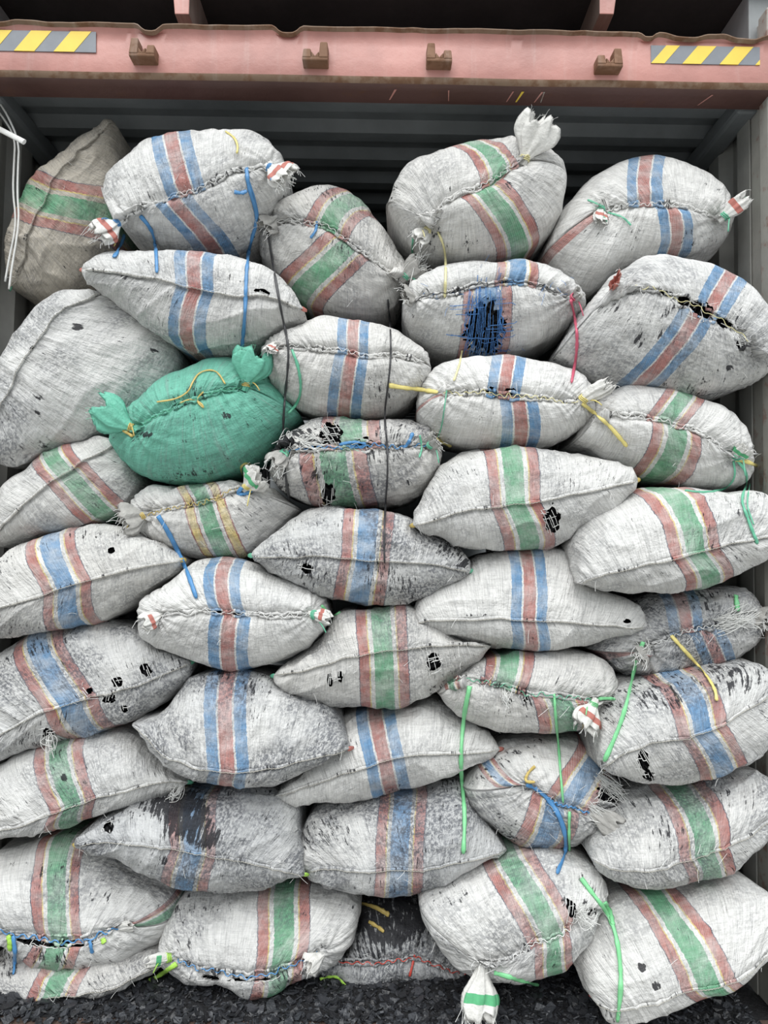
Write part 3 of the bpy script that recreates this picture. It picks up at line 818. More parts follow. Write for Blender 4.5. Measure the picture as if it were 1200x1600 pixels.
SACKS = [
 dict(id=1, Y=.28, D=.15, pat='rgr', seam='sew', dirt=.3, tone=.62, tips=(None, 's_teal'),
  A='178,190 122,226 76,256 48,292 28,325 12,370 8,420 17,450', S='178,190 165,201 120,240 87,275 77,310 60,332 45,365 36,400 25,420 17,450',
  B='178,190 190,215 196,270 196,330 182,385 150,440 100,472 50,470 17,450', up=(34,315,72,318,84), lo=(72,318,190,352,84),
  label='tall tilted tan-stained sack at the top left corner of the stack'),
 dict(id=2, Y=.15, D=.18, pat='brb', seam='lace', dirt=.36, rough=.5, fray=30,
  A='167,300 172,268 190,244 230,219 280,205 345,202 400,214 435,240 452,275', S='180,350 215,321 250,311 285,300 320,290 350,277 380,262 428,262',
  B='167,300 176,335 200,370 240,392 300,398 360,395 405,380 440,325 452,275', up=(276,207,290,297,62), lo=(268,312,338,394,62),
  soot=((345,276,14,8,.8),(220,285,35,20,.35)), label='plump sack with blue-red-blue stripe and frayed white ear, top row left of centre'),
 dict(id=3, Y=.24, D=.17, pat='rgr', seam='lace', dirt=.40, tone=.12, rough=.4, fray=26,
  A='405,385 412,345 440,312 480,291 520,288 565,310 600,345 625,385 640,420', S='425,345 455,342 490,346 520,356 545,378 580,405 612,428 634,436',
  B='405,385 408,415 430,445 480,480 520,496 560,503 600,500 625,477 640,420', up=(572,315,512,352,82), lo=(545,380,468,470,86),
  soot=((545,375,12,10,.7),), label='grey-white sack with green stripe, top row between two fatter sacks'),
 dict(id=4, Y=.17, D=.19, pat='rgr', seam='lace', dirt=.30, tone=.06, fray=24,
  A='603,325 606,295 625,268 665,242 725,222 780,214 830,222 868,248 883,285', S='672,358 682,330 702,308 735,298 765,287 790,270 818,250',
  B='603,325 612,350 632,385 675,409 725,414 775,411 820,401 852,375 878,340 883,285', up=(712,227,778,270,70), lo=(752,296,808,402,74),
  soot=((708,295,12,8,.7),(795,290,10,8,.7)), label='large round sack with tall fanned cloth ear, top row right of centre'),
 dict(id=5, Y=.22, D=.18, pat='brb', seam='lace', dirt=.22, fray=8,
  A='847,400 862,355 885,318 915,285 950,266 1000,255 1050,258 1090,271 1125,296 1139,325', S='938,326 970,320 1012,316 1050,319 1090,328 1128,342',
  B='847,400 862,440 905,474 960,432 1025,416 1090,412 1120,398 1135,360 1139,325', up=(1000,256,1010,316,54), lo=(1048,319,1036,415,50),
  side=(None,(946,325,862,405,20)), lace='s_white', label='clean white sack with blue-red-blue stripe, topmost at the right wall'),
 dict(id=6, Y=.17, D=.15, pat='none', seam='sew', dirt=.5, L=.5,
  A='165,458 130,452 95,458 58,484 24,524 -8,582 -30,640 -38,700', S='165,458 135,467 95,486 65,525 32,575 12,618 -8,660 -38,700',
  B='165,458 205,480 250,515 288,552 278,600 220,650 170,675 125,697 65,721 20,730 -20,722 -38,700',
  soot=((120,510,16,7,.8),(62,620,10,6,.9),(20,635,12,12,.6),(58,645,7,7,.9),(190,535,26,22,.45),(240,545,9,8,.8),(65,695,14,8,.7)),
  label='big unstriped white sack leaning at the left wall, above a green-striped one'),
 dict(id=7, Y=.10, D=.17, pat='brb', seam='sew', dirt=.38, tips=('band_red','band_red'),
  A='129,422 150,405 185,391 225,389 300,395 360,398 400,409 435,432 465,464 475,484', S='129,422 165,424 200,426 250,437 300,451 360,461 410,458 450,474 475,484',
  B='129,422 140,442 175,470 215,502 250,530 290,548 340,558 390,548 435,526 465,503 475,484', up=(321,396,305,451,60), lo=(305,451,304,551,56),
  holes=((410,456,13,5,12,3),), soot=((195,432,8,6,.8),(362,450,20,30,.3),(245,425,10,7,.6)),
  label='lemon-shaped sack with blue-red-blue stripe resting just above the green sack'),
 dict(id=8, Y=.15, D=.17, pat='green', seam='lace', dirt=.25, lace='s_teal', lamp=.006, thr='s_teal', fray=8,
  A='172,665 190,640 225,612 262,588 305,573 350,562 400,572 435,600 470,650', S='212,672 240,651 280,631 312,620 350,606 385,603',
  B='172,665 174,692 190,718 222,747 262,758 305,761 350,751 392,729 422,700 455,672 470,650',
  soot=((352,650,10,7,.9),(230,678,12,6,.8),(288,690,8,6,.7),(345,715,22,14,.4)), label='green woven sack tied with yellow cord, the only green one'),
 dict(id=9, Y=.12, D=.16, pat='brb', seam='lace', dirt=.25, tone=.06, lr=.0009, fray=8,
  A='412,572 416,545 438,522 480,500 512,494 555,500 602,507 632,524 656,545 674,575', S='428,540 460,542 500,545 545,551 580,556 612,551 635,557 664,567',
  B='412,572 424,606 450,631 482,643 525,651 575,653 605,650 632,640 658,618 674,575', up=(556,500,552,550,48), lo=(550,554,538,652,52),
  side=(None,None), soot=((490,570,5,6,.6),), label='neat white sack with blue-red-blue stripe, directly above the torn blue-laced sack'),
 dict(id=10, Y=.15, D=.17, pat='rbr', seam='lace', dirt=.35, lace='s_black', thr='thread_blue', fray=24,
  A='628,485 634,458 658,434 692,419 750,408 810,404 850,412 882,428 903,450 910,485', S='645,466 700,459 740,446 770,440 820,439 860,450 897,467',
  B='628,485 640,520 675,548 715,560 765,563 825,553 870,533 900,505 910,485', up=(800,405,806,439,70), lo=(762,441,752,562,78),
  holes=((757,512,29,42,4,70),(790,443,12,4,0,3),(715,458,8,3,0,2)), soot=((690,460,60,12,.5),(712,455,12,5,1.0),(645,495,6,6,.8)),
  label='sack with a large rectangular tear showing blue threads in its stripe'),
 dict(id=11, Y=.10, D=.20, pat='brb', seam='lace', dirt=.42, lace='s_cream', lstep=5, fray=30,
  A='866,555 890,515 925,470 960,434 1000,415 1050,410 1100,420 1150,445 1180,470 1197,505 1203,550', S='958,446 990,450 1030,456 1066,468 1100,484 1135,503 1165,522 1192,560',
  B='866,555 900,587 950,606 1010,613 1075,623 1125,620 1165,607 1192,590 1203,550', up=(1122,430,1112,485,52), lo=(1092,482,985,612,56),
  holes=((1098,485,19,12,28,4),(1069,470,14,8,24,3),(1042,459,10,5,15,2),(1132,504,13,9,30,3),(1158,536,7,11,0,16)),
  soot=((1000,532,12,16,.85),(1140,575,7,6,1.2),(1030,530,10,25,.5),(1130,590,50,20,.5),(1170,500,30,30,.5),(955,540,60,40,.28)), side=(None,None),
  label='wide sack with black gaps along its laced seam, near the right wall'),
 dict(id=12, Y=.10, D=.16, pat='brb', seam='lace', dirt=.2, lace='s_cream', fray=8,
  A='651,640 658,605 678,583 702,567 750,562 800,557 850,562 890,575 918,600 927,628', S='688,612 730,612 765,613 800,616 840,621 880,627 910,628',
  B='651,640 655,662 676,683 712,697 765,703 830,703 880,691 910,670 927,628', up=(791,558,787,613,52), lo=(808,617,806,703,58),
  holes=((765,609,9,5,0,1),(797,611,9,5,0,1)), side=(None,(676,612,656,634,14)), label='clean sack with blue-red-blue stripe and a twisted white ear at its right end'),
 dict(id=13, Y=.12, D=.17, pat='rgr', seam='lace', dirt=.28, fray=18,
  A='891,694 905,668 925,632 945,612 980,606 1025,611 1075,621 1125,637 1152,656 1171,685 1177,712', S='935,645 980,650 1025,652 1055,662 1085,671 1115,690 1148,716',
  B='891,694 925,712 980,742 1040,760 1100,767 1140,765 1165,748 1177,712', up=(1058,617,1042,656,62), lo=(1058,663,1014,752,80),
  label='white sack with green stripe and yellow strap end, third down at the right wall'),
 dict(id=14, Y=.2, D=.14, pat='rgr', seam='sew', dirt=.35, tone=.04,
  A='188,688 160,682 125,689 85,704 45,728 8,760 -20,795 -38,850', S='188,688 160,704 130,721 100,741 65,762 30,796 0,826 -38,850',
  B='188,688 212,712 222,755 208,788 185,812 130,827 65,843 0,857 -38,850', up=(92,701,100,738,66), lo=(104,738,182,812,72),
  label='sack with green stripe at the left edge, directly left of the green sack'),
 dict(id=15, Y=.2, D=.15, pat='ygy', seam='lace', dirt=.42, tone=.08, rough=.4, lace='s_gold', fray=20,
  A='200,808 206,785 226,766 252,760 300,762 350,755 400,760 442,775 472,797', S='226,806 248,796 282,792 320,783 350,773 384,760',
  B='200,808 222,837 262,861 302,875 350,876 390,869 428,838 472,797', up=(312,761,318,783,60), lo=(318,783,362,876,66),
  label='grey sack with yellow and green stripe directly below the green sack'),
 dict(id=16, Y=.15, D=.17, pat='rgr', seam='lace', dirt=.5, tone=.16, rough=.7, lace='s_blue', lr=.0016, fray=60,
  A='424,745 430,712 450,680 480,657 510,650 570,655 620,655 660,665 684,688 690,715', S='446,706 470,704 500,700 535,698 570,697 605,696 640,698 676,696',
  B='424,745 442,775 480,790 530,796 590,798 640,790 672,762 690,715', up=(550,652,552,698,92), lo=(520,700,540,797,108),
  holes=((516,679,17,19,0,20),(569,691,12,8,0,6),(513,772,10,16,0,8),(448,700,7,13,0,9),(494,696,9,5,0,3)),
  soot=((470,690,45,24,.85),(600,712,40,16,.65),(495,740,40,36,.62),(440,760,14,28,.75),(620,675,50,18,.6),(640,735,30,30,.45)), label='badly torn sack with blue lacing and many loose threads, just right of the green sack'),
 dict(id=17, Y=.09, D=.17, pat='rgr', seam='sew', dirt=.32, tips=('s_gold','s_gold'),
  A='645,821 655,795 678,757 690,730 716,710 760,702 825,702 880,707 940,722 980,740 996,750', S='645,821 680,810 720,798 775,790 825,785 880,775 940,761 996,750',
  B='645,821 675,833 710,850 760,861 825,858 870,850 920,826 960,790 985,765 996,750', up=(790,702,805,787,80), lo=(805,787,822,858,80),
  holes=((863,809,12,20,0,12),), soot=((870,735,90,14,.35),(740,730,40,20,.4)), label='lemon-shaped sack with green stripe and a black hole beside it, right of the torn sack'),
 dict(id=18, Y=.05, D=.17, pat='rgr', seam='sew', dirt=.3,
  A='900,912 888,878 887,845 905,818 940,798 972,776 1000,763 1050,762 1125,770 1180,774 1207,795 1215,830', S='900,912 930,900 980,888 1030,876 1080,863 1140,848 1185,841 1215,830',
  B='900,912 950,921 1000,929 1050,929 1100,921 1150,901 1195,878 1215,830', up=(1020,762,1084,862,84), lo=(1084,862,1094,922,78),
  soot=((1120,790,70,22,.35),), label='broad white sack with green stripe and teal string hanging over it at the right edge'),
 dict(id=19, Y=.15, D=.15, pat='rbr', seam='sew', dirt=.38, tone=.10, tips=(None,'s_gold'),
  A='-38,960 -30,905 0,872 50,847 100,832 150,825 190,822 225,834 260,855 286,875', S='-38,960 0,950 65,928 110,915 170,898 230,883 286,875',
  B='-38,960 -20,995 0,1001 75,991 130,981 175,968 212,945 250,916 278,896 286,875', up=(94,833,106,916,78), lo=(106,916,134,980,78),
  holes=((173,860,6,5,0,1),), soot=((150,835,60,10,.5),(150,905,60,15,.25)), label='sack with broad blue stripe at the left edge, upper of two such neighbours'),
 dict(id=20, Y=.12, D=.17, pat='brb', seam='lace', dirt=.33, lr=.0009, fray=10,
  A='216,970 222,940 240,924 272,908 295,882 350,875 400,880 440,900 480,915 505,930 516,955', S='248,960 280,957 325,955 360,960 400,962 450,960 490,960',
  B='216,970 222,996 242,1012 280,1020 312,1036 350,1048 400,1048 450,1030 490,1005 510,980 516,955', up=(360,876,356,958,54), lo=(360,960,368,1048,62),
  holes=((368,960,8,4,0,1),(343,957,6,3,0,1)), side=(None,None), label='white sack with blue-red-blue stripe and rolled ears at both ends, left of centre'),
 dict(id=21, Y=.12, D=.17, pat='rbr', seam='sew', dirt=.62, tips=('s_teal','s_teal'),
  A='392,868 405,850 432,833 465,803 500,795 550,794 600,796 640,804 660,828 700,842 725,863 736,892', S='392,868 450,870 500,867 550,872 600,877 650,878 690,882 736,892',
  B='392,868 418,891 460,911 510,931 550,943 600,948 635,941 672,932 710,916 736,892', up=(578,795,570,873,78), lo=(570,873,560,944,80),
  holes=((478,888,10,8,0,8),), soot=((705,860,28,18,.75),(500,812,50,14,.5),(720,880,15,12,.9),(476,900,14,8,.6),(590,930,12,25,.5)),
  label='sooty grey sack with broad blue stripe in the middle of the stack'),
 dict(id=22, Y=.14, D=.17, pat='brb', seam='sew', dirt=.25, tips=('band_red','band_red'),
  A='645,971 652,940 668,912 725,886 742,866 790,857 850,853 885,856 897,886 912,909 960,925 990,945 1012,980', S='645,971 690,967 750,965 810,965 870,970 930,975 980,978 1012,980',
  B='645,971 660,982 700,995 750,1005 800,1011 860,1017 910,1010 960,996 1012,980', up=(815,855,824,967,54), lo=(824,967,821,1013,56),
  holes=((979,971,6,4,0,1),), soot=((745,961,24,3,.8),(880,970,24,3,.8)), label='clean pale sack with blue-red-blue stripe and red corner tips, right of centre'),
 dict(id=23, Y=.17, D=.16, pat='brb', seam='lace', dirt=.8, tone=.1, rough=.7, fray=50,
  A='914,1012 930,975 985,932 1030,926 1100,914 1150,911 1170,925 1182,945 1200,962', S='1006,1018 1040,996 1080,986 1125,973 1160,961 1188,958',
  B='914,1012 927,1022 950,1046 980,1060 1030,1058 1100,1046 1150,1030 1188,1002 1200,962', up=(1046,925,1074,988,52), lo=(1100,981,1112,1044,50),
  soot=((1110,940,50,22,.6),(1020,1000,50,25,.45),(1090,1010,60,20,.45)), side=(None,(1006,1018,925,1022,30)), label='dirty frayed sack with blue-red-blue stripe and yellow string, right side'),
 dict(id=24, Y=.18, D=.15, pat='rbr', seam='sew', dirt=.6, tips=(None,'s_teal'), fray=24,
  A='-38,1160 -30,1080 0,1022 38,990 120,972 200,972 250,996 285,1018 300,1034', S='-38,1160 0,1149 30,1128 65,1110 110,1096 160,1083 200,1075 250,1056 300,1034',
  B='-38,1160 -20,1188 0,1185 90,1156 150,1141 200,1128 240,1111 280,1080 302,1050 300,1034', up=(68,984,112,1096,86), lo=(112,1096,160,1139,86),
  holes=((229,1046,8,12,-30,9),(184,1066,9,8,0,6),(170,1091,10,8,0,10),(195,1108,6,6,0,4),(75,1147,8,10,0,14),(140,1080,6,6,0,3)),
  soot=((190,1050,70,40,.4),(60,1120,60,18,.55),(120,1085,25,40,.4)), label='sooty sack with broad blue stripe and several small tears at the left edge'),
 dict(id=25, Y=.11, D=.18, pat='brb', seam='sew', dirt=.62, tips=(None,'band_red'),
  A='207,1130 240,1122 262,1105 284,1080 306,1054 350,1046 400,1050 450,1065 500,1095 532,1120 548,1169', S='207,1130 230,1146 250,1175 285,1193 330,1204 385,1205 435,1198 480,1185 525,1173 548,1169',
  B='207,1130 232,1152 254,1188 282,1212 312,1226 360,1230 410,1230 460,1214 500,1192 548,1169', up=(361,1047,357,1204,64), lo=(357,1204,362,1229,60),
  soot=((470,1100,60,40,.38),(300,1090,60,40,.3),(480,1140,50,30,.3)), label='grey smudged sack with blue-red-blue stripe and drooping seam, lower left of centre'),
 dict(id=26, Y=.14, D=.16, pat='rgr', seam='sew', dirt=.4, tone=.10, tips=('s_teal',None), fray=20,
  A='427,1056 445,1042 490,1010 516,980 528,950 575,947 635,940 665,965 705,994 768,1009', S='427,1056 470,1047 505,1038 540,1025 575,1018 650,1011 700,1005 768,1009',
  B='427,1056 437,1076 480,1096 530,1108 600,1110 636,1101 672,1082 712,1056 750,1026 768,1009', up=(596,945,600,1015,78), lo=(600,1015,604,1109,78),
  holes=((677,1036,11,14,0,16),(515,1062,5,10,0,8),(532,1057,4,9,0,6)), soot=((510,985,25,30,.4),), label='cream sack with faded green stripe and a frayed hole near its right tip, centre'),
 dict(id=27, Y=.14, D=.16, pat='rgr', seam='lace', dirt=.42, tone=.10, rough=.5, lace='s_teal', fray=40,
  A='682,1080 702,1054 736,1030 770,1015 825,1012 880,1015 922,1018 950,1040 961,1068', S='705,1068 745,1061 775,1070 810,1081 860,1087 900,1090 938,1098',
  B='682,1080 716,1116 750,1136 785,1145 830,1146 880,1142 916,1142 945,1110 961,1068', up=(792,1012,786,1074,76), lo=(872,1088,876,1142,90),
  holes=((821,1091,4,7,0,3),(795,1095,6,5,0,8)), soot=((820,1085,60,16,.5),(880,1065,40,25,.4),(840,1100,30,14,.6)), side=((700,1056,706,1066,26),None),
  label='puckered sack with green stripe and green strings, between two pale lemon-shaped sacks'),
 dict(id=28, Y=.19, D=.16, pat='brb', seam='sew', dirt=.3, tips=('band_red','band_red'),
  A='426,1245 440,1228 470,1200 500,1160 538,1118 560,1111 605,1108 640,1096 670,1084 702,1100 740,1130 766,1150 782,1170', S='426,1245 460,1233 500,1220 550,1200 600,1186 630,1176 675,1173 725,1175 782,1170',
  B='426,1245 442,1252 480,1257 540,1251 600,1238 650,1228 700,1216 742,1196 782,1170', up=(585,1110,602,1186,60), lo=(602,1186,614,1236,60),
  label='white sack with blue-red-blue stripe and red corner tips in the lower middle'),
 dict(id=29, Y=.05, D=.18, pat='rbr', seam='sew', dirt=.45, fray=14,
  A='936,1198 926,1165 926,1130 945,1086 970,1066 1010,1057 1060,1047 1125,1035 1170,1027 1200,1040 1212,1075', S='936,1198 970,1172 1010,1157 1060,1150 1110,1137 1160,1106 1190,1090 1212,1075',
  B='936,1198 966,1212 1000,1225 1040,1226 1090,1220 1140,1207 1176,1190 1202,1150 1212,1075', up=(1044,1050,1094,1141,80), lo=(1094,1141,1116,1214,76),
  holes=((1006,1188,9,16,0,12),(1014,1212,9,8,0,12)), soot=((1140,1058,66,32,.72),(1030,1078,66,38,.66),(960,1110,26,46,.6)),
  label='black-streaked sack with broad blue stripe at the right edge'),
 dict(id=30, Y=.18, D=.15, pat='rgr', seam='sew', dirt=.45, tips=(None,'s_teal'), fray=20,
  A='-38,1302 -30,1230 0,1194 30,1177 65,1160 125,1146 190,1133 216,1146 242,1170 270,1200 297,1222', S='-38,1302 0,1295 40,1285 85,1268 130,1250 170,1238 215,1226 250,1218 297,1222',
  B='-38,1302 -20,1322 0,1319 60,1306 115,1288 165,1271 210,1256 250,1241 280,1231 297,1222', up=(106,1150,116,1256,80), lo=(116,1256,126,1286,80),
  soot=((98,1190,30,30,.5),(100,1215,8,8,1.0),(230,1210,40,20,.4)), label='white sack with green stripe and pointed right tip at the lower left edge'),
 dict(id=31, Y=.14, D=.17, pat='rbr', seam='sew', dirt=.78, tips=('s_gold','s_lime'), fray=20,
  A='118,1320 128,1300 148,1284 185,1261 225,1250 280,1234 350,1229 415,1230 450,1240 470,1262 474,1310 478,1366', S='118,1320 160,1315 210,1310 250,1320 300,1328 350,1336 400,1347 440,1357 478,1366',
  B='118,1320 150,1328 200,1343 240,1363 270,1380 320,1391 380,1395 426,1386 460,1374 478,1366', up=(312,1232,304,1328,74), lo=(302,1328,298,1388,74),
  holes=((170,1292,8,9,0,6),), soot=((285,1272,48,46,1.1),(320,1305,34,24,.95),(248,1258,40,16,.9),(200,1275,40,16,.6),(255,1343,8,10,.9),(345,1375,8,14,.6),(400,1270,60,40,.4)),
  label='sack with blue stripe blotched black with coal, lower left'),
 dict(id=32, Y=.18, D=.17, pat='rbr', seam='sew', dirt=.72,
  A='476,1360 470,1315 478,1283 495,1256 545,1246 605,1236 650,1228 700,1218 722,1220 738,1256 766,1285 792,1327', S='476,1360 510,1353 550,1357 600,1360 650,1358 700,1346 750,1336 792,1327',
  B='476,1360 482,1371 520,1386 565,1396 600,1399 630,1396 662,1390 702,1370 750,1350 792,1327', up=(628,1232,625,1359,76), lo=(625,1359,621,1397,76),
  soot=((520,1290,50,40,.4),(700,1280,60,40,.35),(640,1340,60,20,.35)), label='dusty blue-grey sack with broad blue stripe, bottom centre'),
 dict(id=33, Y=.18, D=.17, pat='rbr', seam='lace', dirt=.5, tone=.05, rough=.4, lace='s_blue', lr=.0022, lamp=.006, fray=40,
  A='722,1225 745,1200 765,1170 785,1152 825,1145 875,1144 915,1148 932,1175 950,1205 978,1232', S='822,1224 840,1235 860,1248 880,1260 905,1266 930,1266',
  B='722,1225 732,1250 756,1277 782,1301 816,1315 860,1321 900,1320 930,1302 955,1270 978,1232', up=(928,1170,884,1262,78), lo=(868,1253,826,1318,84),
  holes=((955,1238,20,18,30,34),), soot=((830,1165,60,20,.5),(955,1250,30,30,.6),(825,1190,30,25,.4)), side=((757,1182,824,1226,30),None),
  label='bunched sack tied with blue cord at its middle, lower right'),
 dict(id=34, Y=.08, D=.18, pat='rgr', seam='sew', dirt=.48, fray=20,
  A='922,1338 922,1310 935,1285 960,1262 990,1238 1025,1227 1075,1222 1125,1210 1170,1204 1200,1215 1212,1262', S='922,1338 945,1350 980,1358 1040,1351 1080,1341 1130,1320 1165,1300 1190,1280 1212,1262',
  B='922,1338 932,1355 952,1372 990,1385 1040,1391 1090,1385 1130,1370 1160,1346 1192,1310 1212,1262', up=(1052,1224,1100,1334,84), lo=(1100,1334,1098,1384,78),
  soot=((1150,1240,50,30,.5),(1000,1260,40,30,.5)), label='white sack with green stripe and black streaks at the lower right edge'),
 dict(id=35, Y=.22, D=.17, pat='rgr', seam='lace', dirt=.45, lace='s_blue', lr=.0022, lamp=.016, lstep=5,
  A='-36,1410 -25,1350 0,1320 50,1315 85,1302 125,1297 160,1325 210,1345 250,1365 280,1388 284,1420', S='-34,1452 0,1458 30,1465 75,1471 120,1470 165,1458 196,1447',
  B='-36,1410 -30,1450 -15,1475 25,1487 75,1494 125,1497 175,1495 222,1485 255,1462 284,1420', up=(108,1300,92,1471,76), lo=(92,1471,92,1495,76),
  holes=((112,1474,40,6,-4,6),(50,1472,22,5,6,4)), soot=((60,1370,60,40,.4),(220,1380,30,20,.45)), side=((284,1408,200,1447,40),None),
  label='white sack with green stripe and blue laced mouth at the bottom left'),
 dict(id=36, Y=.20, D=.17, pat='rgr', seam='lace', dirt=.42, lace='s_blue', lr=.0016, lamp=.012,
  A='255,1460 262,1440 272,1415 292,1394 340,1385 400,1380 480,1374 525,1387 560,1398 567,1425 555,1460', S='262,1490 282,1505 320,1521 370,1527 415,1521 456,1506 505,1490',
  B='255,1460 258,1488 280,1513 320,1530 370,1538 415,1534 460,1514 510,1496 540,1480 555,1460', up=(447,1376,436,1514,82), lo=(436,1514,434,1527,82),
  holes=((395,1529,34,4,-4,4),(330,1527,14,3,8,2)), soot=((300,1420,50,30,.5),(480,1420,50,40,.3)), label='white sack with green stripe resting on the charcoal, bottom left of centre'),
 dict(id=37, Y=.32, D=.17, pat='none', seam='lace', dirt=.95, lace='s_red', lr=.0016, rough=.5, fray=30,
  A='470,1520 500,1497 540,1475 556,1440 572,1405 600,1398 650,1398 680,1430 715,1480 742,1525', S='482,1512 530,1503 570,1502 600,1504 640,1500 680,1508 738,1528',
  B='470,1520 500,1536 550,1546 600,1548 650,1551 700,1548 742,1525',
  soot=((610,1435,75,55,1.05),(560,1490,70,16,.75)), label='coal-blackened unstriped sack wedged at the bottom centre'),
 dict(id=38, Y=.10, D=.18, pat='rgr', seam='lace', dirt=.42, rough=.5, fray=50,
  A='654,1410 656,1394 676,1379 712,1362 750,1347 790,1328 825,1320 870,1322 920,1335 944,1372 946,1405', S='758,1512 800,1498 835,1476 880,1460 918,1436 936,1410',
  B='654,1410 668,1450 690,1481 722,1511 760,1521 810,1522 850,1505 882,1485 915,1462 940,1430 946,1405', up=(790,1330,864,1466,84), lo=(864,1466,850,1506,60),
  holes=((893,1420,7,16,-20,10),(925,1425,8,8,0,8)), soot=((700,1400,40,30,.5),(900,1400,40,40,.5),(815,1365,30,20,.3)),
  label='tilted sack with green stripe and a tied tail hanging over the charcoal'),
 dict(id=39, Y=.06, D=.17, pat='rgr', seam='sew', dirt=.3, tips=('s_red',None),
  A='925,1557 908,1525 896,1478 912,1457 935,1415 960,1388 1000,1390 1050,1387 1100,1375 1140,1367 1175,1380 1202,1405 1212,1470', S='925,1557 955,1571 1000,1567 1040,1556 1080,1544 1130,1528 1175,1508 1212,1470',
  B='925,1557 942,1580 970,1587 1010,1576 1050,1561 1090,1546 1140,1531 1185,1515 1212,1470', up=(1016,1390,1104,1536,84), lo=(1104,1536,1108,1540,84),
  soot=((1003,1512,9,9,1.0),(1025,1540,9,10,1.0),(1160,1400,40,30,.3)), label='white sack with green stripe standing at the bottom right corner'),
 dict(id=40, Y=.20, D=.15, pat='rgr', seam='sew', dirt=.5, tone=.12, rough=.6, fray=30,
  A='-36,1545 -20,1500 50,1480 150,1475 225,1470 250,1472 268,1500', S='-36,1545 0,1566 40,1562 100,1553 150,1545 190,1533 230,1515 268,1500',
  B='-36,1545 0,1580 30,1572 60,1562 100,1560 150,1552 190,1540 232,1519 268,1500', up=(132,1475,82,1556,82), lo=(82,1556,80,1561,82),
  soot=((10,1500,20,40,.7),(120,1540,60,10,.4)), label='flattened dirty sack lying on the charcoal at the bottom left corner'),
]
for d in SACKS: sack(d)
make_bvh()
SK = {d['id']: d for d in SACKS}

# gathered ears
ear(SK[2], 186, 348, 152, 364, 40, band='band_red', tie='s_blue', fray=18)
ear(SK[2], 420, 262, 446, 278, 46, band='band_red', tie='s_blue', fray=34, seed=2)
ear(SK[3], 428, 344, 412, 352, 34, mat='eargrey', fray=16)
ear(SK[3], 632, 434, 655, 412, 34, mat='eargrey', tie='s_teal', fray=40, seed=3)
ear(SK[4], 818, 252, 846, 190, 54, neck=.012, fray=30, curl=-.05, tie='s_cream')
ear(SK[4], 668, 360, 652, 372, 26, tie='s_cream', fray=14, seed=2)
ear(SK[5], 938, 326, 938, 346, 22, band='band_red', tie='s_teal', fray=2)
ear(SK[5], 1128, 341, 1166, 311, 24, band='band_red', tie='s_teal', fray=2, seed=2)
ear(SK[8], 208, 670, 152, 642, 50, mat='eargreen', tie='s_gold', fray=8, curl=.1)
ear(SK[8], 384, 604, 398, 552, 56, mat='eargreen', tie='s_gold', fray=10, seed=2)
ear(SK[9], 428, 540, 420, 548, 20, band='band_red', fray=6)
ear(SK[10], 645, 466, 632, 462, 28, mat='eargrey', fray=16)
ear(SK[10], 896, 466, 906, 458, 20, mat='eargrey', tie='s_pink', fray=10, seed=2)
ear(SK[11], 960, 446, 962, 436, 30, mat='band_red', fray=4)
ear(SK[12], 908, 627, 944, 594, 24, neck=.011, curl=.2, tie='s_yellow', fray=3)
ear(SK[13], 1148, 716, 1166, 700, 26, tie='s_teal', fray=14, band='band_green')
ear(SK[15], 226, 806, 192, 815, 40, mat='eargrey', tie='s_gold', fray=14)
ear(SK[15], 384, 762, 404, 742, 40, band='band_green', tie='s_yellow', fray=26, seed=2)
ear(SK[16], 446, 706, 428, 724, 30, mat='eargrey', tie='s_teal', fray=24)
ear(SK[16], 672, 697, 682, 688, 26, mat='eargrey', tie='s_teal', fray=20, seed=2)
ear(SK[20], 250, 961, 224, 974, 26, band='band_red', neck=.008, fray=2)
ear(SK[20], 488, 960, 514, 966, 20, band='band_red', tie='s_teal', fray=3, seed=2)
ear(SK[23], 1008, 1018, 1000, 1030, 30, mat='eargrey', fray=24)
ear(SK[23], 1176, 960, 1196, 968, 34, mat='eargrey', fray=30, seed=2)
ear(SK[27], 928, 1098, 912, 1134, 42, band='band_red', tie='s_green', fray=8)
ear(SK[33], 922, 1268, 968, 1296, 30, mat='eargrey', band=None, fray=20, lift=.03)
strands(SK[33], 924, 1268, 990, 1306, 34, 60)
strands(SK[33], 938, 1212, 980, 1248, 24, 34)
strands(SK[16], 452, 682, 440, 706, 22, 40)
strands(SK[16], 470, 690, 510, 694, 18, 26)
strands(SK[3], 634, 436, 662, 412, 30, 40)
strands(SK[2], 428, 262, 446, 288, 26, 30)
strands(SK[38], 905, 1425, 925, 1440, 26, 40)
strands(SK[23], 1120, 975, 1180, 962, 24, 50)
strands(SK[23], 1010, 1010, 1000, 1032, 22, 34)
strands(SK[40], 8, 1490, 20, 1525, 20, 40)
strands(SK[30], 285, 1226, 262, 1252, 14, 30)
strands(SK[24], 76, 1148, 82, 1176, 10, 16)
strands(SK[27], 790, 1078, 796, 1102, 14, 16)
ear(SK[36], 268, 1494, 232, 1503, 18, band='band_green', tie='s_lime', fray=2)
ear(SK[36], 500, 1494, 482, 1512, 30, fray=4, seed=2)
ear(SK[38], 752, 1512, 746, 1590, 48, band='band_green', neck=.016, fray=34, lift=.03)
ear(SK[35], 190, 1448, 205, 1446, 14, fray=2)

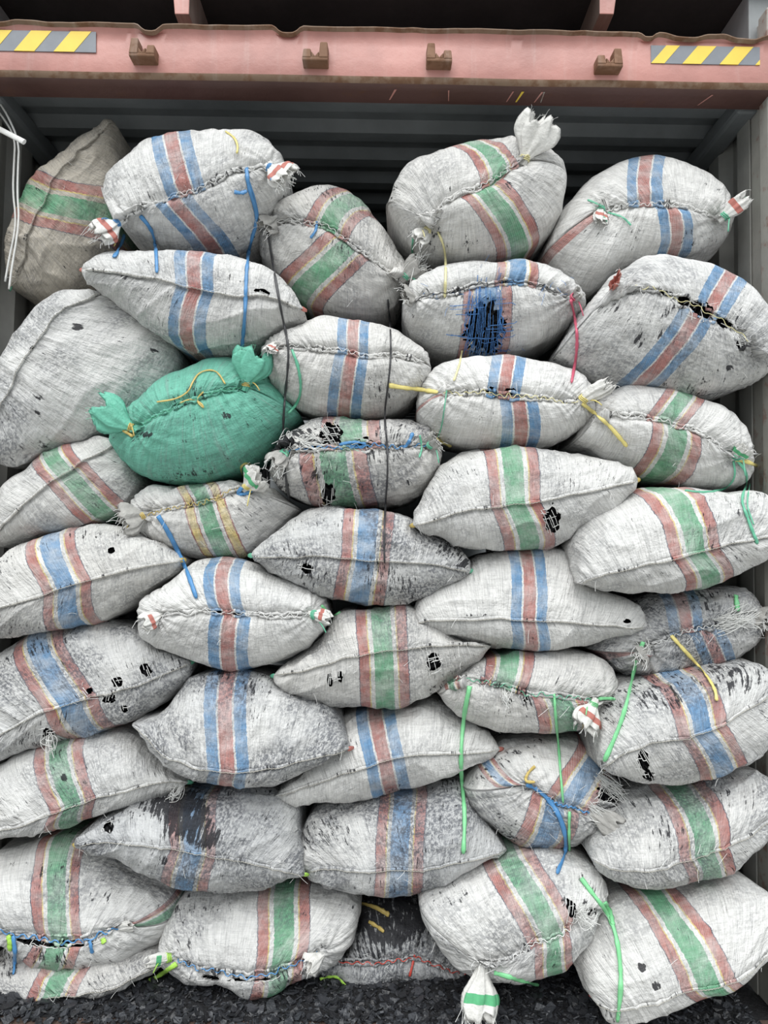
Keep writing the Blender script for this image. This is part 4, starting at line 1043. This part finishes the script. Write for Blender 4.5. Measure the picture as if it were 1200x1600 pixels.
# tie strings: pixel traces that hang on, or lie over, the sacks
T = lambda i, pts, mat, r=.003, **k: cord(SK[i], pts, mat, r, **k)
T(2, '385,262 387,285 392,305 401,330 400,352 391,378 386,410 384,450 383,490 378,545', 's_blue', .0055)
T(2, '385,275 397,305 404,338 397,365 388,400', 's_blue', .003)
T(2, '366,300 378,302 386,298', 's_blue', .006)
T(2, '219,337 232,352 240,368 244,395 245,426', 's_blue', .0055)
T(2, '194,366 188,384 178,402', 's_blue', .007)
T(2, '172,375 184,372 178,385', 's_yellow', .003)
T(2, '352,205 366,214 372,228 370,240', 's_yellow', .003)
T(3, '495,346 494,360 485,372', 's_blue', .004)
T(4, '684,362 694,384 697,415 695,465', 's_cream', .004)
T(4, '646,365 643,395 648,420', 's_teal', .003)
T(5, '950,332 965,336 975,340 986,352', 's_teal', .003)
T(5, '918,312 928,316 940,322', 's_teal', .003)
T(5, '1132,334 1145,318 1158,311 1170,308', 's_teal', .004)
T(8, '245,628 275,624 295,612 300,598 312,580 338,577 352,600', 's_gold', .0024)
T(8, '280,630 300,622 315,630 320,640 305,625 318,612', 's_gold', .0022)
T(8, '168,660 185,668 208,682', 's_gold', .005)
T(9, '456,546 467,575 471,610 464,632 450,646', 's_teal', .004)
T(10, '892,468 897,490 902,520 901,555 893,598', 's_pink', .0045)
T(10, '722,548 718,570 709,595', 's_cream', .003)
T(12, '607,602 630,606 655,608 684,613', 's_yellow', .0065)
T(12, '910,630 928,645 950,663 965,680 980,698', 's_yellow', .0055)
T(12, '698,610 694,640 690,668 684,684', 's_teal', .0018)
T(13, '1150,718 1172,722 1204,739', 's_yellow', .0055)
T(13, '1150,718 1166,735 1168,755 1158,780 1165,800 1174,825 1184,850', 's_teal', .0045)
T(13, '1146,720 1150,745 1135,765 1100,770 1070,766', 's_teal', .0035)
T(13, '1172,756 1166,790 1178,820', 's_teal', .0025)
T(15, '247,806 262,830 280,865 295,900 307,935', 's_blue', .0065)
T(15, '378,762 370,772 384,772 396,764', 's_blue', .006)
T(15, '380,745 374,730 385,722 398,730 400,748 412,758', 's_yellow', .004)
T(16, '672,682 690,690 706,697', 's_yellow', .0065)
T(16, '630,700 640,690 645,676', 's_blue', .005)
T(16, '656,680 660,700 655,715', 's_teal', .003)
T(16, '530,695 550,690 575,693 560,700 545,696', 's_blue', .004)
T(20, '502,946 512,956 520,964 532,956', 's_green', .004)
T(23, '1048,992 1062,1008 1082,1030 1104,1054 1118,1078 1120,1095', 's_yellow', .005)
T(23, '1150,930 1153,955', 's_green', .007)
T(22, '1005,1003 992,1040 984,1080 975,1115 962,1150 944,1190', 's_green', .006)
T(27, '734,1072 726,1110 721,1160 720,1210 727,1270 724,1334', 's_green', .006)
T(27, '866,1084 868,1120 873,1165 876,1210 880,1255', 's_green', .004)
T(27, '922,1093 945,1091 961,1092', 's_green', .005)
T(33, '822,1226 840,1232 858,1250 874,1274 884,1305 884,1335 870,1365', 's_blue', .0065)
T(33, '890,1268 889,1300 890,1330', 's_green', .004)
T(33, '836,1197 824,1208 820,1222 836,1222', 's_gold', .004)
T(34, '908,1372 925,1395 945,1420 960,1450 968,1490 971,1540 965,1597', 's_green', .006)
T(34, '944,1410 955,1428 958,1445', 's_green', .007)
T(35, '20,1462 24,1490 21,1522', 's_blue', .006)
T(35, '12,1462 16,1474 15,1486', 's_lime', .008)
T(35, '160,1466 163,1474', 's_lime', .008)
T(35, '140,1470 144,1490', 's_blue', .006)
T(36, '276,1506 250,1524 228,1536 205,1548', 's_lime', .007)
T(37, '566,1412 588,1418 608,1430', 's_gold', .008)
T(37, '576,1440 590,1448 600,1456', 's_gold', .006)
T(37, '500,1530 525,1524 538,1538 545,1545', 's_lime', .004)
T(37, '648,1492 644,1510 640,1526', 's_red', .004)
T(38, '772,1520 800,1528 842,1540', 's_green', .006)
T(38, '798,1535 785,1562 768,1588', 's_black', .002)

o = cord(None, '418,362 424,400 432,445 440,490 451,540 450,575 445,620 442,670 444,710 446,745 452,782', 's_black', .0035, .5, 'twine', gapoff=.012)
tag(o, 'long dark grey twine hanging down beside the green sack', 'twine')
o = cord(None, '606,468 610,510 611,560 606,605 600,650 605,690 606,740 602,790 600,850 601,880', 's_black', .0028, .5, 'twine', gapoff=.012)
tag(o, 'thin dark grey twine hanging in front of the torn sack, right of the long one', 'twine')

# cable and white rod at the left post
def free_cable(pts, Y, r, name, mat, label, cat):
    P2, _ = smooth_line(pp(pts), 40, 2); Q = np.array([at(x, y, Y) for x, y in P2]); b0 = Q[-1]
    m = MB(); m.tube(Q - b0, r, 8); o = m.build(name, M[mat], None, smooth=True); o.location = b0
    return tag(o, label, cat)
free_cable('-14,160 6,185 24,215 22,255 20,300 25,340 22,370 14,405 8,440', .14, .0032, 'cable', 's_white', 'left of two thin pale cables hanging beside the tan-stained sack', 'cable')
free_cable('-8,150 12,180 30,222 28,262 27,305 30,340 25,380 18,420 14,452', .13, .0032, 'cable', 's_white', 'right of two thin pale cables hanging beside the tan-stained sack', 'cable')
a, b = at(-16, 194, .10), at(38, 222, .04)
m = MB(); ax = (b - a); mid = (a + b) / 2
m.tube(np.array([a, a + ax * .25, a + ax * .5, a + ax * .75, b]) - mid, .0085, 10, 0, .6)
o = m.build('plastic_rod', M['s_white'], None, smooth=False); o.location = mid
tag(o, 'short white plastic rod sticking in at the left edge below the header', 'rod')

# ------------------------------------------------------------------ charcoal on the floor
gx, gy = np.meshgrid(np.linspace(-1.16, 1.16, 150), np.linspace(-.02, .62, 48), indexing='ij')
gz = .003 + .018 * np.clip((gy - .05) / .35, 0, 1) ** 1.3 + noise(gx * 9, gy * 9, 0, 40) * .005 + noise(gx * 40, gy * 40, 0, 41) * .003
gz = np.maximum(gz, .003)
vs = np.stack((gx, gy, gz), -1).reshape(-1, 3).tolist()
n1, n2 = gx.shape
fs = [(i * n2 + j, (i + 1) * n2 + j, (i + 1) * n2 + j + 1, i * n2 + j + 1) for i in range(n1 - 1) for j in range(n2 - 1)]
m = MB(); m.add(vs, fs)
o = m.build('charcoal_heap', M['bed'], smooth=True); tag(o, 'bed of loose black charcoal spilled on the container floor', 'charcoal', kind='stuff')
def height(x, y):
    return max(.003, .003 + .018 * min(1, max(0, (y - .05) / .35)) ** 1.3 + float(noise(x * 9, y * 9, 0, 40)) * .005 + float(noise(x * 40, y * 40, 0, 41)) * .003)
cm = NT('charcoal_chip'); g = cm.n('ShaderNodeNewGeometry'); oi = cm.n('ShaderNodeObjectInfo')
cc = cm.mix(g.outputs['Random Per Island'], (.012, .012, .014, 1), (.040, .043, .050, 1)); cm.l(cc, cm.b.inputs['Base Color'])
tcx = cm.n('ShaderNodeTexCoord')
cm.b.inputs['Roughness'].default_value = .42; cm.l(cm.bump(cm.noise(tcx.outputs['Object'], 90, 4), .004), cm.b.inputs['Normal'])
chipm2 = NT('charcoal_chip_big'); oi = chipm2.n('ShaderNodeObjectInfo')
chipm2.l(chipm2.mix(oi.outputs['Random'], (.016, .016, .018, 1), (.052, .055, .063, 1)), chipm2.b.inputs['Base Color'])
tcx = chipm2.n('ShaderNodeTexCoord'); chipm2.b.inputs['Roughness'].default_value = .42
chipm2.l(chipm2.bump(chipm2.noise(tcx.outputs['Object'], 90, 4), .004), chipm2.b.inputs['Normal'])
def chip_geo(r, lr):
    n = lr.randint(4, 7); a0 = lr.uniform(0, 6); th = r * lr.uniform(.12, .3); cv = lr.uniform(-.35, .35) * r
    ring = []
    for i in range(n):
        a = a0 + 2 * PI * (i + lr.uniform(-.3, .3)) / n; q = r * lr.uniform(.6, 1.1); ring.append((q * math.cos(a), q * math.sin(a) * .75, cv * math.cos(a) ** 2))
    v = [(x, y, z + th) for x, y, z in ring] + [(x * .95, y * .95, z) for x, y, z in ring]
    f = [tuple(range(n)), tuple(range(2 * n - 1, n - 1, -1))] + [(i + n, (i + 1) % n + n, (i + 1) % n, i) for i in range(n)]
    return v, f
def rot(lr, tilt):
    return mathutils.Euler((lr.gauss(0, tilt), lr.gauss(0, tilt), lr.uniform(0, 6.28))).to_matrix()
lr = random.Random(5)
m = MB()
for k in range(10000):
    x = lr.uniform(-1.15, 1.15); y = -.045 + .50 * lr.random() ** 1.15; r = lr.uniform(.004, .012) if lr.random() < .75 else lr.uniform(.012, .019)
    v, f = chip_geo(r, lr); R_ = rot(lr, .42); z = height(x, y) + lr.uniform(-.002, .003)
    m.add([tuple(R_ @ Vector(p) + Vector((x, y, z))) for p in v], f)
tag(m.build('charcoal_crumbs', cm.m), 'countless small charcoal crumbs scattered over the floor in front of the sacks', 'charcoal', kind='stuff')
protos = []
for k in range(14):
    v, f = chip_geo(lr.uniform(.019, .028), lr); q = MB(); q.add(v, f)
    me = bpy.data.meshes.new('charcoal_chip'); me.from_pydata(q.v, [], q.f); me.materials.append(chipm2.m); protos.append(me)
for k in range(150):
    x = lr.uniform(-1.05, .95); y = lr.uniform(-.01, .28)
    o = bpy.data.objects.new('charcoal_chip', protos[k % 14]); C.objects.link(o)
    o.matrix_world = rot(lr, .28).to_4x4(); o.location = (x, y, height(x, y) + .002)
    tag(o, 'larger flat charcoal chip lying among the crumbs on the floor', 'charcoal', 'charcoal chips on the floor')
